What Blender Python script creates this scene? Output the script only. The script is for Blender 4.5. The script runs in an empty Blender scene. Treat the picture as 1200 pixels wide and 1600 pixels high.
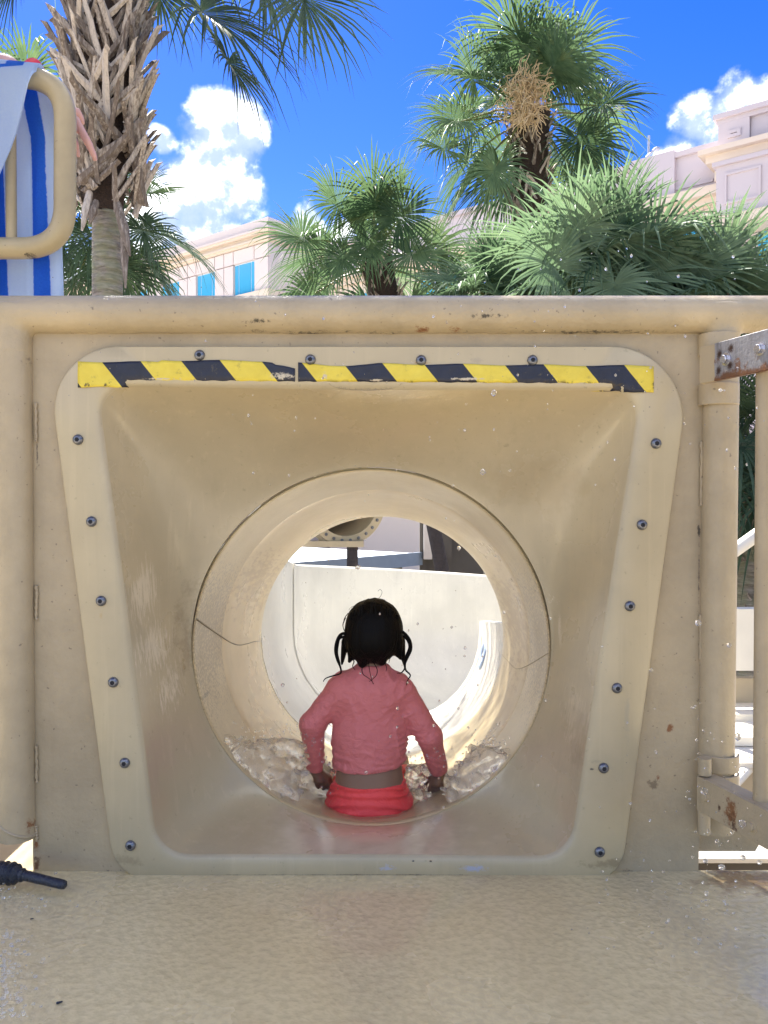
import bpy, bmesh, math, random
import numpy as np
from mathutils import Vector, Matrix
C = bpy.context.scene
COL = C.collection
R = math.radians
rng = random.Random(7)
nrng = np.random.RandomState(7)

# ------------------------------------------------------------------ camera, sky, sun, exposure
CAMZ, F, PITCH = 0.8176, 1250.0, math.atan(20 / 1250)
cam = bpy.data.objects.new('camera', bpy.data.cameras.new('camera'))
COL.objects.link(cam)
cam.location = (0, 0, CAMZ)
cam.rotation_euler = (math.pi / 2 - PITCH, 0, 0)
cam.data.sensor_fit = 'HORIZONTAL'
cam.data.sensor_width = 36
cam.data.lens = 36 * F / 1200
cam.data.clip_start = 0.02
cam.data.clip_end = 3000
C.camera = cam

SUN_ELEV, SUN_AZ = R(52), R(-24)          # azimuth measured from +Y, negative to the left
C.view_settings.view_transform = 'Standard'
C.view_settings.look = 'None'
C.view_settings.gamma = 1
C.view_settings.exposure = 2.45
C.cycles.use_denoising = True
C.cycles.max_bounces = 10
C.cycles.transmission_bounces = 10
C.cycles.transparent_max_bounces = 12
C.cycles.sample_clamp_indirect = 6

def P(px, py, Y):
    r, u = (px - 600) / F, (800 - py) / F
    dy = math.cos(PITCH) + u * math.sin(PITCH)
    dz = -math.sin(PITCH) + u * math.cos(PITCH)
    s = Y / dy
    return Vector((r * s, Y, CAMZ + dz * s))
def S(px, Y): return px / F * Y

class NT:
    """small node-tree helper"""
    def __init__(s, tree):
        s.t = tree; s.n = tree.nodes; s.l = tree.links
    def add(s, typ, props=None, **inp):
        nd = s.n.new(typ)
        for k, v in (props or {}).items(): setattr(nd, k, v)
        for k, v in inp.items():
            key = int(k[1:]) if k[0] == 'i' and k[1:].isdigit() else k.replace('_', ' ')
            s.set(nd.inputs[key], v)
        return nd
    def set(s, sock, v):
        if isinstance(v, bpy.types.NodeSocket): s.l.new(v, sock)
        elif isinstance(v, bpy.types.Node): s.l.new(v.outputs[0], sock)
        else:
            try: sock.default_value = v
            except Exception: sock.default_value = (*v, 1.0)
    def math(s, op, a, b=0.0, c=0.0, clamp=False):
        nd = s.n.new('ShaderNodeMath'); nd.operation = op; nd.use_clamp = clamp
        s.set(nd.inputs[0], a); s.set(nd.inputs[1], b); s.set(nd.inputs[2], c)
        return nd.outputs[0]
    def vm(s, op, a, b=(0, 0, 0), scale=None):
        nd = s.n.new('ShaderNodeVectorMath'); nd.operation = op
        s.set(nd.inputs[0], a); s.set(nd.inputs[1], b)
        if scale is not None: s.set(nd.inputs['Scale'], scale)
        return nd.outputs['Value'] if op in ('DOT_PRODUCT', 'LENGTH', 'DISTANCE') else nd.outputs[0]
    def step(s, v, a, b, lo=0.0, hi=1.0):
        nd = s.n.new('ShaderNodeMapRange'); nd.interpolation_type = 'SMOOTHSTEP'
        s.set(nd.inputs[0], v)
        for i, x in enumerate((a, b, lo, hi)): s.set(nd.inputs[i + 1], x)
        return nd.outputs[0]
    def mix(s, f, a, b, mode='MIX'):
        nd = s.n.new('ShaderNodeMix'); nd.data_type = 'RGBA'; nd.blend_type = mode
        s.set(nd.inputs[0], f)
        for i, x in ((6, a), (7, b)):
            if isinstance(x, (tuple, list)) and len(x) == 3: x = (*x, 1.0)
            s.set(nd.inputs[i], x)
        return nd.outputs[2]
    def noise(s, vec, scale, detail=4, rough=0.55, dist=0.0):
        nd = s.n.new('ShaderNodeTexNoise')
        if vec is not None: s.set(nd.inputs['Vector'], vec)
        nd.inputs['Scale'].default_value = scale
        nd.inputs['Detail'].default_value = detail
        nd.inputs['Roughness'].default_value = rough
        nd.inputs['Distortion'].default_value = dist
        return nd.outputs[0]
    def noisec(s, vec, scale, detail=4):
        nd = s.n.new('ShaderNodeTexNoise')
        if vec is not None: s.set(nd.inputs['Vector'], vec)
        nd.inputs['Scale'].default_value = scale
        nd.inputs['Detail'].default_value = detail
        return nd.outputs['Color']

# world: Nishita sky with procedural cumulus
W = bpy.data.worlds.new('World'); C.world = W; W.use_nodes = True
w = NT(W.node_tree); w.n.clear()
sky = w.add('ShaderNodeTexSky', dict(sky_type='NISHITA', sun_disc=False, sun_elevation=SUN_ELEV,
            sun_rotation=SUN_AZ, air_density=1.0, dust_density=0.1, ozone_density=2.0))
skyc = w.add('ShaderNodeHueSaturation', Hue=0.526, Saturation=1.45, Value=0.55, Color=sky.outputs[0])
tc = w.add('ShaderNodeTexCoord').outputs['Generated']
wob = w.vm('SUBTRACT', w.noisec(tc, 9, 5), (0.5, 0.5, 0.5))
dirv = w.vm('NORMALIZE', w.vm('ADD', tc, w.vm('SCALE', wob, scale=0.07)))
CLOUDS = [  # pixel x, y, radius in the photograph's field of view
    (350, 205, 58), (378, 235, 42), (330, 265, 75), (375, 300, 46), (285, 290, 60), (250, 225, 26), 
    (230, 345, 80), (325, 365, 85), (250, 430, 90), (150, 430, 70),
    (1100, 185, 48), (1075, 235, 42), (1160, 190, 62), (1215, 180, 60), (1120, 250, 60), (1040, 245, 20), (1190, 260, 80),
    (466, 345, 27), (540, 375, 40), (620, 370, 60), (-160, 300, 110), (-260, 380, 120), (1420, 260, 120), (1600, 330, 130)]
fld = None
for (px, py, rr) in CLOUDS:
    d = (P(px, py, 10.0) - cam.location).normalized()
    edge = (P(px + rr, py, 10.0) - cam.location).normalized()
    q = w.math('DIVIDE', w.math('SUBTRACT', 1.0, w.vm('DOT_PRODUCT', dirv, tuple(d))), max(1e-6, 1 - d.dot(edge)))
    v = w.math('SUBTRACT', 1.0, q)
    fld = v if fld is None else w.math('SMOOTH_MAX', fld, v, 0.25)
for k in range(64):                       # clouds added out of view, mostly overhead, to brighten the shade
    az, el = R(k * 137.508), math.asin(0.22 + 0.775 * ((k * 0.6180339) % 1.0))
    if abs((math.degrees(az) + 180) % 360 - 180) < 50 and el < R(56): continue
    d = Vector((math.sin(az) * math.cos(el), math.cos(az) * math.cos(el), math.sin(el)))
    rr = R(rng.uniform(6, 12))
    q = w.math('DIVIDE', w.math('SUBTRACT', 1.0, w.vm('DOT_PRODUCT', dirv, tuple(d))), 1 - math.cos(rr))
    fld = w.math('MAXIMUM', fld, w.math('SUBTRACT', 1.0, q))
n1 = w.noise(tc, 20, 6, 0.58)
n2 = w.noise(w.vm('ADD', tc, (0.0, 0.0, 0.020)), 20, 6, 0.58)
dens = w.math('ADD', w.math('MAXIMUM', fld, -2.0), w.math('MULTIPLY', w.math('SUBTRACT', n1, 0.5), 2.6))
mask = w.step(dens, -0.30, 0.85)
lit = w.step(w.math('ADD', w.math('MULTIPLY', w.math('SUBTRACT', n1, n2), 2.2), w.math('MULTIPLY', w.noise(tc, 7, 3), 0.9)), 0.12, 0.62)
lowel = w.step(w.add('ShaderNodeSeparateXYZ', Vector=tc).outputs[2], 0.17, 0.40)
litf = w.math('POWER', w.math('MULTIPLY', lit, w.math('ADD', 0.45, w.math('MULTIPLY', lowel, 0.55))), 1.7)
cloudc = w.mix(litf, (1.75, 2.15, 2.85), (8.8, 8.8, 8.8))
skymix = w.mix(w.math('MULTIPLY', mask, 0.97), skyc.outputs[0], cloudc)
bg = w.add('ShaderNodeBackground', Color=skymix, Strength=0.075)
w.add('ShaderNodeOutputWorld', Surface=bg.outputs[0])

sund = bpy.data.lights.new('sun', 'SUN'); sund.energy = 4.0; sund.angle = R(0.53); sund.color = (1.0, 0.95, 0.87)
sun = bpy.data.objects.new('sun', sund); COL.objects.link(sun)
sd = Vector((math.sin(SUN_AZ) * math.cos(SUN_ELEV), math.cos(SUN_AZ) * math.cos(SUN_ELEV), math.sin(SUN_ELEV)))
sun.rotation_euler = sd.to_track_quat('Z', 'Y').to_euler()
sun.location = (-6, 10, 20)

# ------------------------------------------------------------------ object helpers
ORG = {}
def thing(name, label, cat, loc, group=None):
    o = bpy.data.objects.new(name, None); COL.objects.link(o)
    o.location = loc; o.empty_display_size = 0.1
    o['label'] = label; o['category'] = cat
    if group: o['group'] = group
    ORG[o] = Vector(loc)
    return o
def tag(o, label, cat, group=None):
    o['label'] = label; o['category'] = cat
    if group: o['group'] = group
    return o
def link(name, me, parent, c):
    o = bpy.data.objects.new(name, me); COL.objects.link(o)
    ORG[o] = Vector(c)
    if parent is not None:
        o.parent = parent; o.location = Vector(c) - ORG[parent]
    else: o.location = c
    return o
def obj(name, vf, mat, parent=None, smooth=True, bevel=0.0, uv=None, angle=None):
    """vf = (verts in world space, faces); ONE mesh object, origin at the middle of its bounds"""
    V = np.array([tuple(v) for v in vf[0]], dtype=np.float64) if not isinstance(vf[0], np.ndarray) else vf[0].astype(np.float64)
    c = (V.min(0) + V.max(0)) / 2
    me = bpy.data.meshes.new(name)
    me.from_pydata((V - c).tolist(), [], vf[1] if not isinstance(vf[1], np.ndarray) else vf[1].tolist())
    mats = mat if isinstance(mat, (list, tuple)) else [mat]
    for m in mats: me.materials.append(m)
    if len(vf) > 2 and vf[2] is not None:
        me.polygons.foreach_set('material_index', np.array(vf[2], dtype=np.int32))
    if uv is not None:
        ul = me.uv_layers.new(name='UVMap')
        li = np.empty(len(me.loops), dtype=np.int32); me.loops.foreach_get('vertex_index', li)
        ul.data.foreach_set('uv', np.array(uv, dtype=np.float32)[li].ravel())
    if smooth:
        me.polygons.foreach_set('use_smooth', np.ones(len(me.polygons), dtype=bool))
        if name != 'frond':
            me.set_sharp_from_angle(angle=R(55) if angle is None else angle)
    me.update()
    o = link(name, me, parent, c)
    if bevel:
        b = o.modifiers.new('bevel', 'BEVEL'); b.width = bevel; b.segments = 2; b.limit_method = 'ANGLE'
    return o
def join(*vfs):
    V, Fc, off = [], [], 0
    for v in vfs:
        V += [tuple(x) for x in v[0]]
        Fc += [[i + off for i in f] for f in v[1]]
        off = len(V)
    return V, Fc
def box(x0, x1, y0, y1, z0, z1):
    v = [(x, y, z) for x in (x0, x1) for y in (y0, y1) for z in (z0, z1)]
    return v, [[0, 1, 3, 2], [4, 6, 7, 5], [0, 4, 5, 1], [2, 3, 7, 6], [0, 2, 6, 4], [1, 5, 7, 3]]
def obox(o, ax, ay, az, a0, a1, b0, b1, c0, c1):
    """box in the frame o + a*ax + b*ay + c*az"""
    v, f = box(a0, a1, b0, b1, c0, c1)
    o, ax, ay, az = Vector(o), Vector(ax), Vector(ay), Vector(az)
    return [o + ax * p[0] + ay * p[1] + az * p[2] for p in v], f
def tube(path, rad, n=16, caps=True):
    path = [Vector(p) for p in path]
    rads = rad if isinstance(rad, (list, tuple)) else [rad] * len(path)
    V, Fc = [], []
    t0 = (path[1] - path[0]).normalized()
    ref = Vector((0, 0, 1)) if abs(t0.z) < 0.9 else Vector((0, 1, 0))
    nrm = (ref - t0 * ref.dot(t0)).normalized()
    for i, p in enumerate(path):
        t = (path[min(i + 1, len(path) - 1)] - path[max(i - 1, 0)]).normalized()
        nrm = (nrm - t * nrm.dot(t)).normalized()
        b = t.cross(nrm)
        for k in range(n):
            a = 2 * math.pi * k / n
            V.append(p + (nrm * math.cos(a) + b * math.sin(a)) * rads[i])
    for i in range(len(path) - 1):
        for k in range(n):
            k2 = (k + 1) % n
            Fc.append([i * n + k, i * n + k2, (i + 1) * n + k2, (i + 1) * n + k])
    if caps:
        Fc.append(list(range(n))[::-1]); Fc.append([(len(path) - 1) * n + k for k in range(n)])
    return V, Fc
def spline(pts, n=8):
    """Catmull-Rom through the points"""
    pts = [Vector(p) for p in pts]; out = []
    for i in range(len(pts) - 1):
        p0, p1, p2, p3 = pts[max(i - 1, 0)], pts[i], pts[i + 1], pts[min(i + 2, len(pts) - 1)]
        for k in range(n):
            t = k / n
            out.append(0.5 * ((2 * p1) + (p2 - p0) * t + (2 * p0 - 5 * p1 + 4 * p2 - p3) * t * t + (3 * p1 - p0 - 3 * p2 + p3) * t ** 3))
    out.append(pts[-1]); return out
def fillet(pts, r, n=8):
    """polyline with rounded corners"""
    pts = [Vector(p) for p in pts]; out = [pts[0]]
    for i in range(1, len(pts) - 1):
        a, b, c = pts[i - 1], pts[i], pts[i + 1]
        u, v = (a - b).normalized(), (c - b).normalized()
        ang = u.angle(v); d = min(r / math.tan(ang / 2), (a - b).length * .49, (c - b).length * .49)
        p, q = b + u * d, b + v * d
        for k in range(n + 1):
            t = k / n
            out.append(p * (1 - t) ** 2 + b * 2 * t * (1 - t) + q * t * t)
    out.append(pts[-1]); return out
def loft(loops, close=True, cap0=False, cap1=False):
    n = len(loops[0]); V = [p for L in loops for p in L]; Fc = []
    for i in range(len(loops) - 1):
        for k in range(n if close else n - 1):
            k2 = (k + 1) % n
            Fc.append([i * n + k, i * n + k2, (i + 1) * n + k2, (i + 1) * n + k])
    if cap0: Fc.append(list(range(n))[::-1])
    if cap1: Fc.append([(len(loops) - 1) * n + k for k in range(n)])
    return V, Fc

# ------------------------------------------------------------------ signed-distance modelling (surface nets)
class Field:
    def __init__(s, lo, hi, h):
        s.lo = np.array(lo, dtype=np.float64); s.h = h
        s.n = np.ceil((np.array(hi) - s.lo) / h).astype(int) + 1
        s.F = np.full(s.n, 1.0, dtype=np.float32)
    def sub(s, lo, hi):
        a = np.clip(np.floor((np.array(lo) - s.lo) / s.h).astype(int), 0, s.n - 1)
        b = np.clip(np.ceil((np.array(hi) - s.lo) / s.h).astype(int) + 1, 1, s.n)
        sl = tuple(slice(x, y) for x, y in zip(a, b))
        g = [s.lo[i] + s.h * np.arange(a[i], b[i]) for i in range(3)]
        X, Y, Z = np.meshgrid(*g, indexing='ij', sparse=True)
        return sl, X, Y, Z
    def put(s, sl, D, k):
        A = s.F[sl]
        if k > 0:
            hh = np.clip(0.5 + 0.5 * (A - D) / k, 0, 1)
            s.F[sl] = A * (1 - hh) + D * hh - k * hh * (1 - hh)
        else: s.F[sl] = np.minimum(A, D)
    def cap(s, a, b, ra, rb=None, k=0.02, ys=1.0):
        """tapered capsule; ys > 1 flattens it along Y"""
        rb = ra if rb is None else rb
        a, b = np.array(a, float), np.array(b, float); m = max(ra, rb) + k * 1.5 + 0.01
        sl, X, Y, Z = s.sub(np.minimum(a, b) - m, np.maximum(a, b) + m)
        ba = (b - a) * np.array([1, ys, 1]); den = max(1e-9, float(ba @ ba))
        px, py, pz = X - a[0], (Y - a[1]) * ys, Z - a[2]
        t = np.clip((px * ba[0] + py * ba[1] + pz * ba[2]) / den, 0, 1)
        D = np.sqrt((px - t * ba[0]) ** 2 + (py - t * ba[1]) ** 2 + (pz - t * ba[2]) ** 2) - (ra + (rb - ra) * t)
        s.put(sl, D.astype(np.float32), k)
    def ell(s, c, r, k=0.02):
        c, r = np.array(c, float), np.array(r, float); m = r + k * 1.5 + 0.01
        sl, X, Y, Z = s.sub(c - m, c + m)
        q = np.sqrt(((X - c[0]) / r[0]) ** 2 + ((Y - c[1]) / r[1]) ** 2 + ((Z - c[2]) / r[2]) ** 2)
        s.put(sl, ((q - 1) * r.min()).astype(np.float32), k)
    def grid(s):
        return np.meshgrid(*[s.lo[i] + s.h * np.arange(s.n[i]) for i in range(3)], indexing='ij', sparse=True)
    def mesh(s):
        Fv = s.F.copy()
        for ax in range(3):
            sl = [slice(None)] * 3
            for e in (0, -1):
                sl[ax] = e; Fv[tuple(sl)] = np.maximum(Fv[tuple(sl)], 1e-4)
        ins = Fv < 0
        i8 = ins.astype(np.int8)
        cs = sum(i8[a:a + s.n[0] - 1, b:b + s.n[1] - 1, c:c + s.n[2] - 1] for a in (0, 1) for b in (0, 1) for c in (0, 1))
        idx = np.argwhere((cs > 0) & (cs < 8))
        ids = np.full(np.array(s.n) - 1, -1, dtype=np.int64)
        ids[tuple(idx.T)] = np.arange(len(idx))
        offs = np.array([(a, b, c) for a in (0, 1) for b in (0, 1) for c in (0, 1)])
        vals = np.stack([Fv[tuple((idx + o).T)] for o in offs])
        acc = np.zeros((len(idx), 3)); cnt = np.zeros(len(idx))
        for i in range(8):
            for j in range(i + 1, 8):
                if np.abs(offs[i] - offs[j]).sum() != 1: continue
                m = (vals[i] < 0) != (vals[j] < 0)
                t = vals[i][m] / (vals[i][m] - vals[j][m])
                acc[m] += offs[i] + t[:, None] * (offs[j] - offs[i]); cnt[m] += 1
        V = s.lo + s.h * (idx + acc / cnt[:, None])
        Q = []
        for ax in range(3):
            u, v = [(1, 2), (2, 0), (0, 1)][ax]
            a = np.take(ins, np.arange(0, s.n[ax] - 1), axis=ax); b = np.take(ins, np.arange(1, s.n[ax]), axis=ax)
            e = np.argwhere(a != b)
            e = e[(e[:, u] > 0) & (e[:, v] > 0) & (e[:, u] < s.n[u] - 1) & (e[:, v] < s.n[v] - 1)]
            fl = a[tuple(e.T)]
            eu, ev = np.zeros(3, int), np.zeros(3, int); eu[u] = 1; ev[v] = 1
            q = np.stack([ids[tuple((e - eu - ev).T)], ids[tuple((e - ev).T)], ids[tuple(e.T)], ids[tuple((e - eu).T)]], 1)
            q[~fl] = q[~fl][:, ::-1]
            Q.append(q)
        return V, np.concatenate(Q)
def vnoise(X, Y, Z, seed=0):
    """value noise in -1..1 on broadcast grids"""
    X, Y, Z = np.broadcast_arrays(X, Y, Z)
    xi, yi, zi = np.floor(X).astype(np.int64), np.floor(Y).astype(np.int64), np.floor(Z).astype(np.int64)
    fx, fy, fz = X - xi, Y - yi, Z - zi
    fx, fy, fz = [t * t * (3 - 2 * t) for t in (fx, fy, fz)]
    def hsh(a, b, c):
        h = (a * 374761393 + b * 668265263 + c * 2147483647 + seed * 974711) & 0x7fffffff
        h = ((h ^ (h >> 13)) * 1274126177) & 0x7fffffff
        return ((h ^ (h >> 16)) & 0xffff) / 32767.5 - 1
    r = 0
    for a in (0, 1):
        for b in (0, 1):
            for c in (0, 1):
                r = r + hsh(xi + a, yi + b, zi + c) * (fx if a else 1 - fx) * (fy if b else 1 - fy) * (fz if c else 1 - fz)
    return r

# ------------------------------------------------------------------ materials
def mat(name):
    m = bpy.data.materials.new(name); m.use_nodes = True
    t = NT(m.node_tree); t.n.clear()
    t.out = t.add('ShaderNodeOutputMaterial')
    t.pos = t.add('ShaderNodeNewGeometry').outputs['Position']
    return m, t
def surf(t, col, rough=0.5, bump=None, bstr=0.2, bdist=0.01, metal=0.0, **kw):
    b = t.add('ShaderNodeBsdfPrincipled', Base_Color=(*col, 1.0) if isinstance(col, tuple) else col, Roughness=rough, Metallic=metal)
    for k, v in kw.items(): t.set(b.inputs[k.replace('_', ' ')], v)
    if bump is not None:
        bn = t.add('ShaderNodeBump', Strength=bstr, Distance=bdist, Height=bump)
        t.l.new(bn.outputs[0], b.inputs['Normal'])
    t.l.new(b.outputs[0], t.out.inputs[0])
    return b
def simple(name, col, rough=0.5, var=0.12, scale=6, bscale=60, bstr=0.12, bdist=0.003, metal=0.0, **kw):
    m, t = mat(name)
    f = t.noise(t.pos, scale, 5, 0.6)
    c = t.mix(f, tuple(x * (1 - var) for x in col), tuple(min(1, x * (1 + var)) for x in col))
    surf(t, c, rough, t.noise(t.pos, bscale, 3), bstr, bdist, metal, **kw)
    return m
def spot(t, p, r, nscale=60, amp=0.9, stretch=(1, 1, 1), seed=0.0):
    """irregular spot of wear, or of painted light or shade, round the point p"""
    d = t.vm('LENGTH', t.vm('DIVIDE', t.vm('SUBTRACT', t.pos, tuple(p)), tuple(r)))
    n = t.noise(t.vm('ADD', t.vm('MULTIPLY', t.pos, stretch), (seed, seed * 2, 0)), nscale, 4, 0.65)
    n2 = t.noise(t.pos, nscale * 4.3, 2, 0.6)
    v = t.math('ADD', t.math('SUBTRACT', 1.0, d), t.math('MULTIPLY', t.math('SUBTRACT', n, 0.5), amp * 2.6))
    v = t.math('ADD', v, t.math('MULTIPLY', t.math('SUBTRACT', n2, 0.5), 0.7))
    return t.step(v, 0.25, 0.85)

RUST, DARKRUST, SOOT = (0.22, 0.075, 0.018), (0.07, 0.022, 0.008), (0.02, 0.018, 0.016)
def paint(name, col, spots=(), rough=0.42, bstr=0.5, grime=0.2):
    """thick brushed beige enamel on steel with dirt and rust spots"""
    m, t = mat(name)
    f = t.noise(t.pos, 3.5, 6, 0.65)
    c = t.mix(t.step(f, 0.3, 0.72), tuple(x * (1 - grime) for x in col), tuple(x * 1.06 for x in col))
    st = t.noise(t.vm('MULTIPLY', t.pos, (22, 22, 1.6)), 1.0, 5, 0.6)
    c = t.mix(t.math('MULTIPLY', t.step(st, 0.52, 0.75), 0.22), c, tuple(x * 0.62 for x in col))
    sp = t.noise(t.pos, 85, 2, 0.5)
    c = t.mix(t.math('MULTIPLY', t.step(sp, 0.70, 0.76), 0.55), c, (0.10, 0.075, 0.05))
    for (p, r, cc, seed) in spots:
        c = t.mix(t.math('MULTIPLY', spot(t, p, r, 70, 0.9, seed=seed), 0.9), c, cc)
    h = t.math('ADD', t.noise(t.pos, 70, 4, 0.6), t.math('MULTIPLY', t.noise(t.pos, 18, 3), 1.3))
    surf(t, c, t.step(f, 0.2, 0.8, rough + 0.12, rough - 0.08), h, bstr, 0.003)
    return m

# ------------------------------------------------------------------ ground, deck
def terrain(name, vf, m, smooth=False):
    o = obj(name, vf, m, None, smooth); o['kind'] = 'structure'; return o

m, t = mat('wet_deck_coating')
pv = t.vm('MULTIPLY', t.pos, (1, 1.0, 1))
n_big = t.noise(pv, 2.2, 5, 0.6)
vo = t.add('ShaderNodeTexVoronoi', dict(feature='SMOOTH_F1'), Vector=t.vm('ADD', pv, t.vm('SCALE', t.noisec(pv, 40, 2), scale=.012)), Scale=70.0)
lump = t.math('ADD', t.math('MULTIPLY', t.noise(pv, 75, 2, 0.5), .55), t.math('MULTIPLY', t.math('SUBTRACT', 1.0, vo.outputs['Distance']), .42))
fine = t.noise(pv, 190, 3, 0.6)
rip = t.noise(pv, 24, 3, 0.5, 0.4)
c = t.mix(t.step(n_big, 0.3, 0.7), (0.67, 0.55, 0.30), (0.75, 0.625, 0.35))
c = t.mix(t.math('MULTIPLY', t.math('SUBTRACT', 1.0, t.step(lump, 0.40, 0.60)), 0.30), c, (0.46, 0.37, 0.21))
c = t.mix(t.math('MULTIPLY', t.step(t.noise(pv, 3.2, 5), 0.52, 0.72), 0.45), c, (0.46, 0.34, 0.19))
c = t.mix(spot(t, (.80, 1.74, 0), (.22, .10, .1), 14, .8), c, (0.34, 0.23, 0.12))
h = t.math('ADD', lump, t.math('ADD', t.math('MULTIPLY', fine, 0.12), t.math('MULTIPLY', rip, 0.25)))
surf(t, c, t.step(n_big, 0.3, 0.7, 0.12, 0.34), h, 0.5, 0.009, Specular_IOR_Level=0.5, Coat_Weight=0.6, Coat_Roughness=0.06)
M_DECK = m
terrain('platform_deck', box(-2.6, 2.6, 0.80, 1.776, -0.13, -0.012), M_DECK)
for k in range(11):
    terrain('unseen_step', box(-1.6, 1.6, 0.797 - .30 * (k + 1), 0.797 - .30 * k, -.2 * (k + 1) - .06, -.2 * (k + 1)), M_DECK)  # unseen steps, added so less sunlight bounces onto the panel

m, t = mat('pool_concrete')
c = t.mix(t.noise(t.pos, 0.7, 6, 0.6), (0.22, 0.185, 0.145), (0.28, 0.24, 0.19))
surf(t, c, 0.75, t.noise(t.pos, 30, 4), 0.2, 0.01)
M_CONC = m
N = 41
gx = np.linspace(-260, 260, N); gy = np.linspace(-120, 400, N)
terrain('ground', ([(x, y, -2.4) for y in gy for x in gx],
        [[j * N + i, j * N + i + 1, (j + 1) * N + i + 1, (j + 1) * N + i] for j in range(N - 1) for i in range(N - 1)]), M_CONC)

terrain('bounce_terrace', ([(-60, 15, -2.39), (40, 15, -2.39), (40, 48, -2.39), (-60, 48, -2.39)], [[0, 1, 2, 3]]), simple('pale_bounce_paving', (0.62, .56, .49), .8, .12, .6))  # pale sheet added to bounce sunlight onto the hotel walls

# ------------------------------------------------------------------ steel guard panel with its pipes
YP, YF, YC = 1.770, 1.752, 2.0
BEIGE = (0.47, 0.375, 0.235)
FIBRE = (0.50, 0.415, 0.26)
CEN = np.array([585.0, 955.0])
def rpoly(corners, radii, n=14):
    out = []
    k = len(corners)
    for i in range(k):
        a, b, c = [np.array(corners[j % k], float) for j in (i - 1, i, i + 1)]
        u, v = (a - b) / np.linalg.norm(a - b), (c - b) / np.linalg.norm(c - b)
        ang = math.acos(float(u @ v)); d = radii[i] / math.tan(ang / 2)
        p, q = b + u * d, b + v * d
        cc = b + (u + v) / np.linalg.norm(u + v) * radii[i] / math.sin(ang / 2)
        a0 = math.atan2(*(p - cc)[::-1]); a1 = math.atan2(*(q - cc)[::-1])
        da = (a1 - a0 + math.pi) % (2 * math.pi) - math.pi
        for s in range(n + 1):
            a = a0 + da * s / n
            out.append(cc + radii[i] * np.array([math.cos(a), math.sin(a)]))
    return np.array(out)
def polar(pts, angs):
    """point on a closed star-shaped outline (pixels) in every direction"""
    res = []
    n = len(pts); d = pts - CEN
    for a in angs:
        u = np.array([math.cos(a), math.sin(a)])
        best = None
        for i in range(n):
            p, q = d[i], d[(i + 1) % n]
            e = q - p; den = u[0] * e[1] - u[1] * e[0]
            if abs(den) < 1e-12: continue
            tt = (p[0] * e[1] - p[1] * e[0]) / den; ss = (p[0] * u[1] - p[1] * u[0]) / den
            if tt > 0 and -1e-9 <= ss <= 1 + 1e-9: best = tt if best is None else max(best, tt)
        res.append(CEN + u * best)
    return np.array(res)
rect = np.array([(40, 490), (1107, 490), (1091, 1373), (52, 1366)], float)
extra = [math.atan2(p[1] - CEN[1], p[0] - CEN[0]) for p in rect]
ANG = np.array(sorted(list(np.linspace(-math.pi, math.pi, 260, endpoint=False)) + extra))
outer = polar(rpoly([(71, 541), (1083, 541), (969, 1380), (180, 1374)], [100, 112, 62, 62]), ANG)
inner = polar(rpoly([(149, 601), (1004, 607), (893, 1341), (244, 1338)], [42, 42, 58, 56]), ANG)
rect_l = polar(rect, ANG)
hole = CEN + (outer - CEN) * 0.985
def at(l, Y): return [P(p[0], p[1], Y) for p in l]

pan = thing('guard_panel', 'beige painted steel panel with thick round top rail and pipe posts holding the slide mouth', 'panel', (0, YP, 0))
sp = [(P(400, 497, 1.70), (.045, .1, .008), SOOT, 1), (P(765, 489, 1.70), (.05, .1, .010), SOOT, 2), (P(400, 514, 1.72), (.03, .1, .006), SOOT, 9),
      (P(500, 515, 1.72), (.28, .1, .006), SOOT, 3), (P(660, 512, 1.72), (.02, .1, .012), RUST, 4), (P(713, 512, 1.72), (.02, .1, .010), RUST, 5),
      (P(940, 514, 1.72), (.22, .1, .006), SOOT, 8)]
M_RAIL = paint('rail_enamel', BEIGE, sp, 0.38, 0.7)
sp = [(P(1047, 1138, YP), (.011, .1, .016), RUST, 1), (P(57, 1322, YP), (.009, .1, .02), RUST, 2), (P(58, 1353, YP), (.012, .1, .03), DARKRUST, 3),
      (P(1092, 830, YP), (.006, .1, .02), SOOT, 4), (P(1092, 900, YP), (.003, .1, .12), (0.16, .12, .08), 5), (P(58, 700, YP), (.003, .1, .06), (0.15, .12, .08), 6),
      (P(1028, 1215, YP), (.008, .1, .008), RUST, 7), (P(1020, 1225, YP), (.02, .1, .02), (0.2, .15, .09), 8),
      (P(300, 1366, YP), (.5, .1, .012), (0.06, .05, .04), 9), (P(1000, 1370, YP), (.12, .1, .02), (0.12, .085, .05), 10)]
M_PLATE = paint('panel_enamel', tuple(x * 0.93 for x in BEIGE), sp, 0.45, 0.6)
sp = [(P(38, 1298, 1.72), (.012, .1, .02), RUST, 1), (P(45, 560, 1.72), (.03, .1, .02), (0.16, .13, .09), 3)]
M_POST = paint('post_enamel', BEIGE, sp, 0.36, 0.5)

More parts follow.
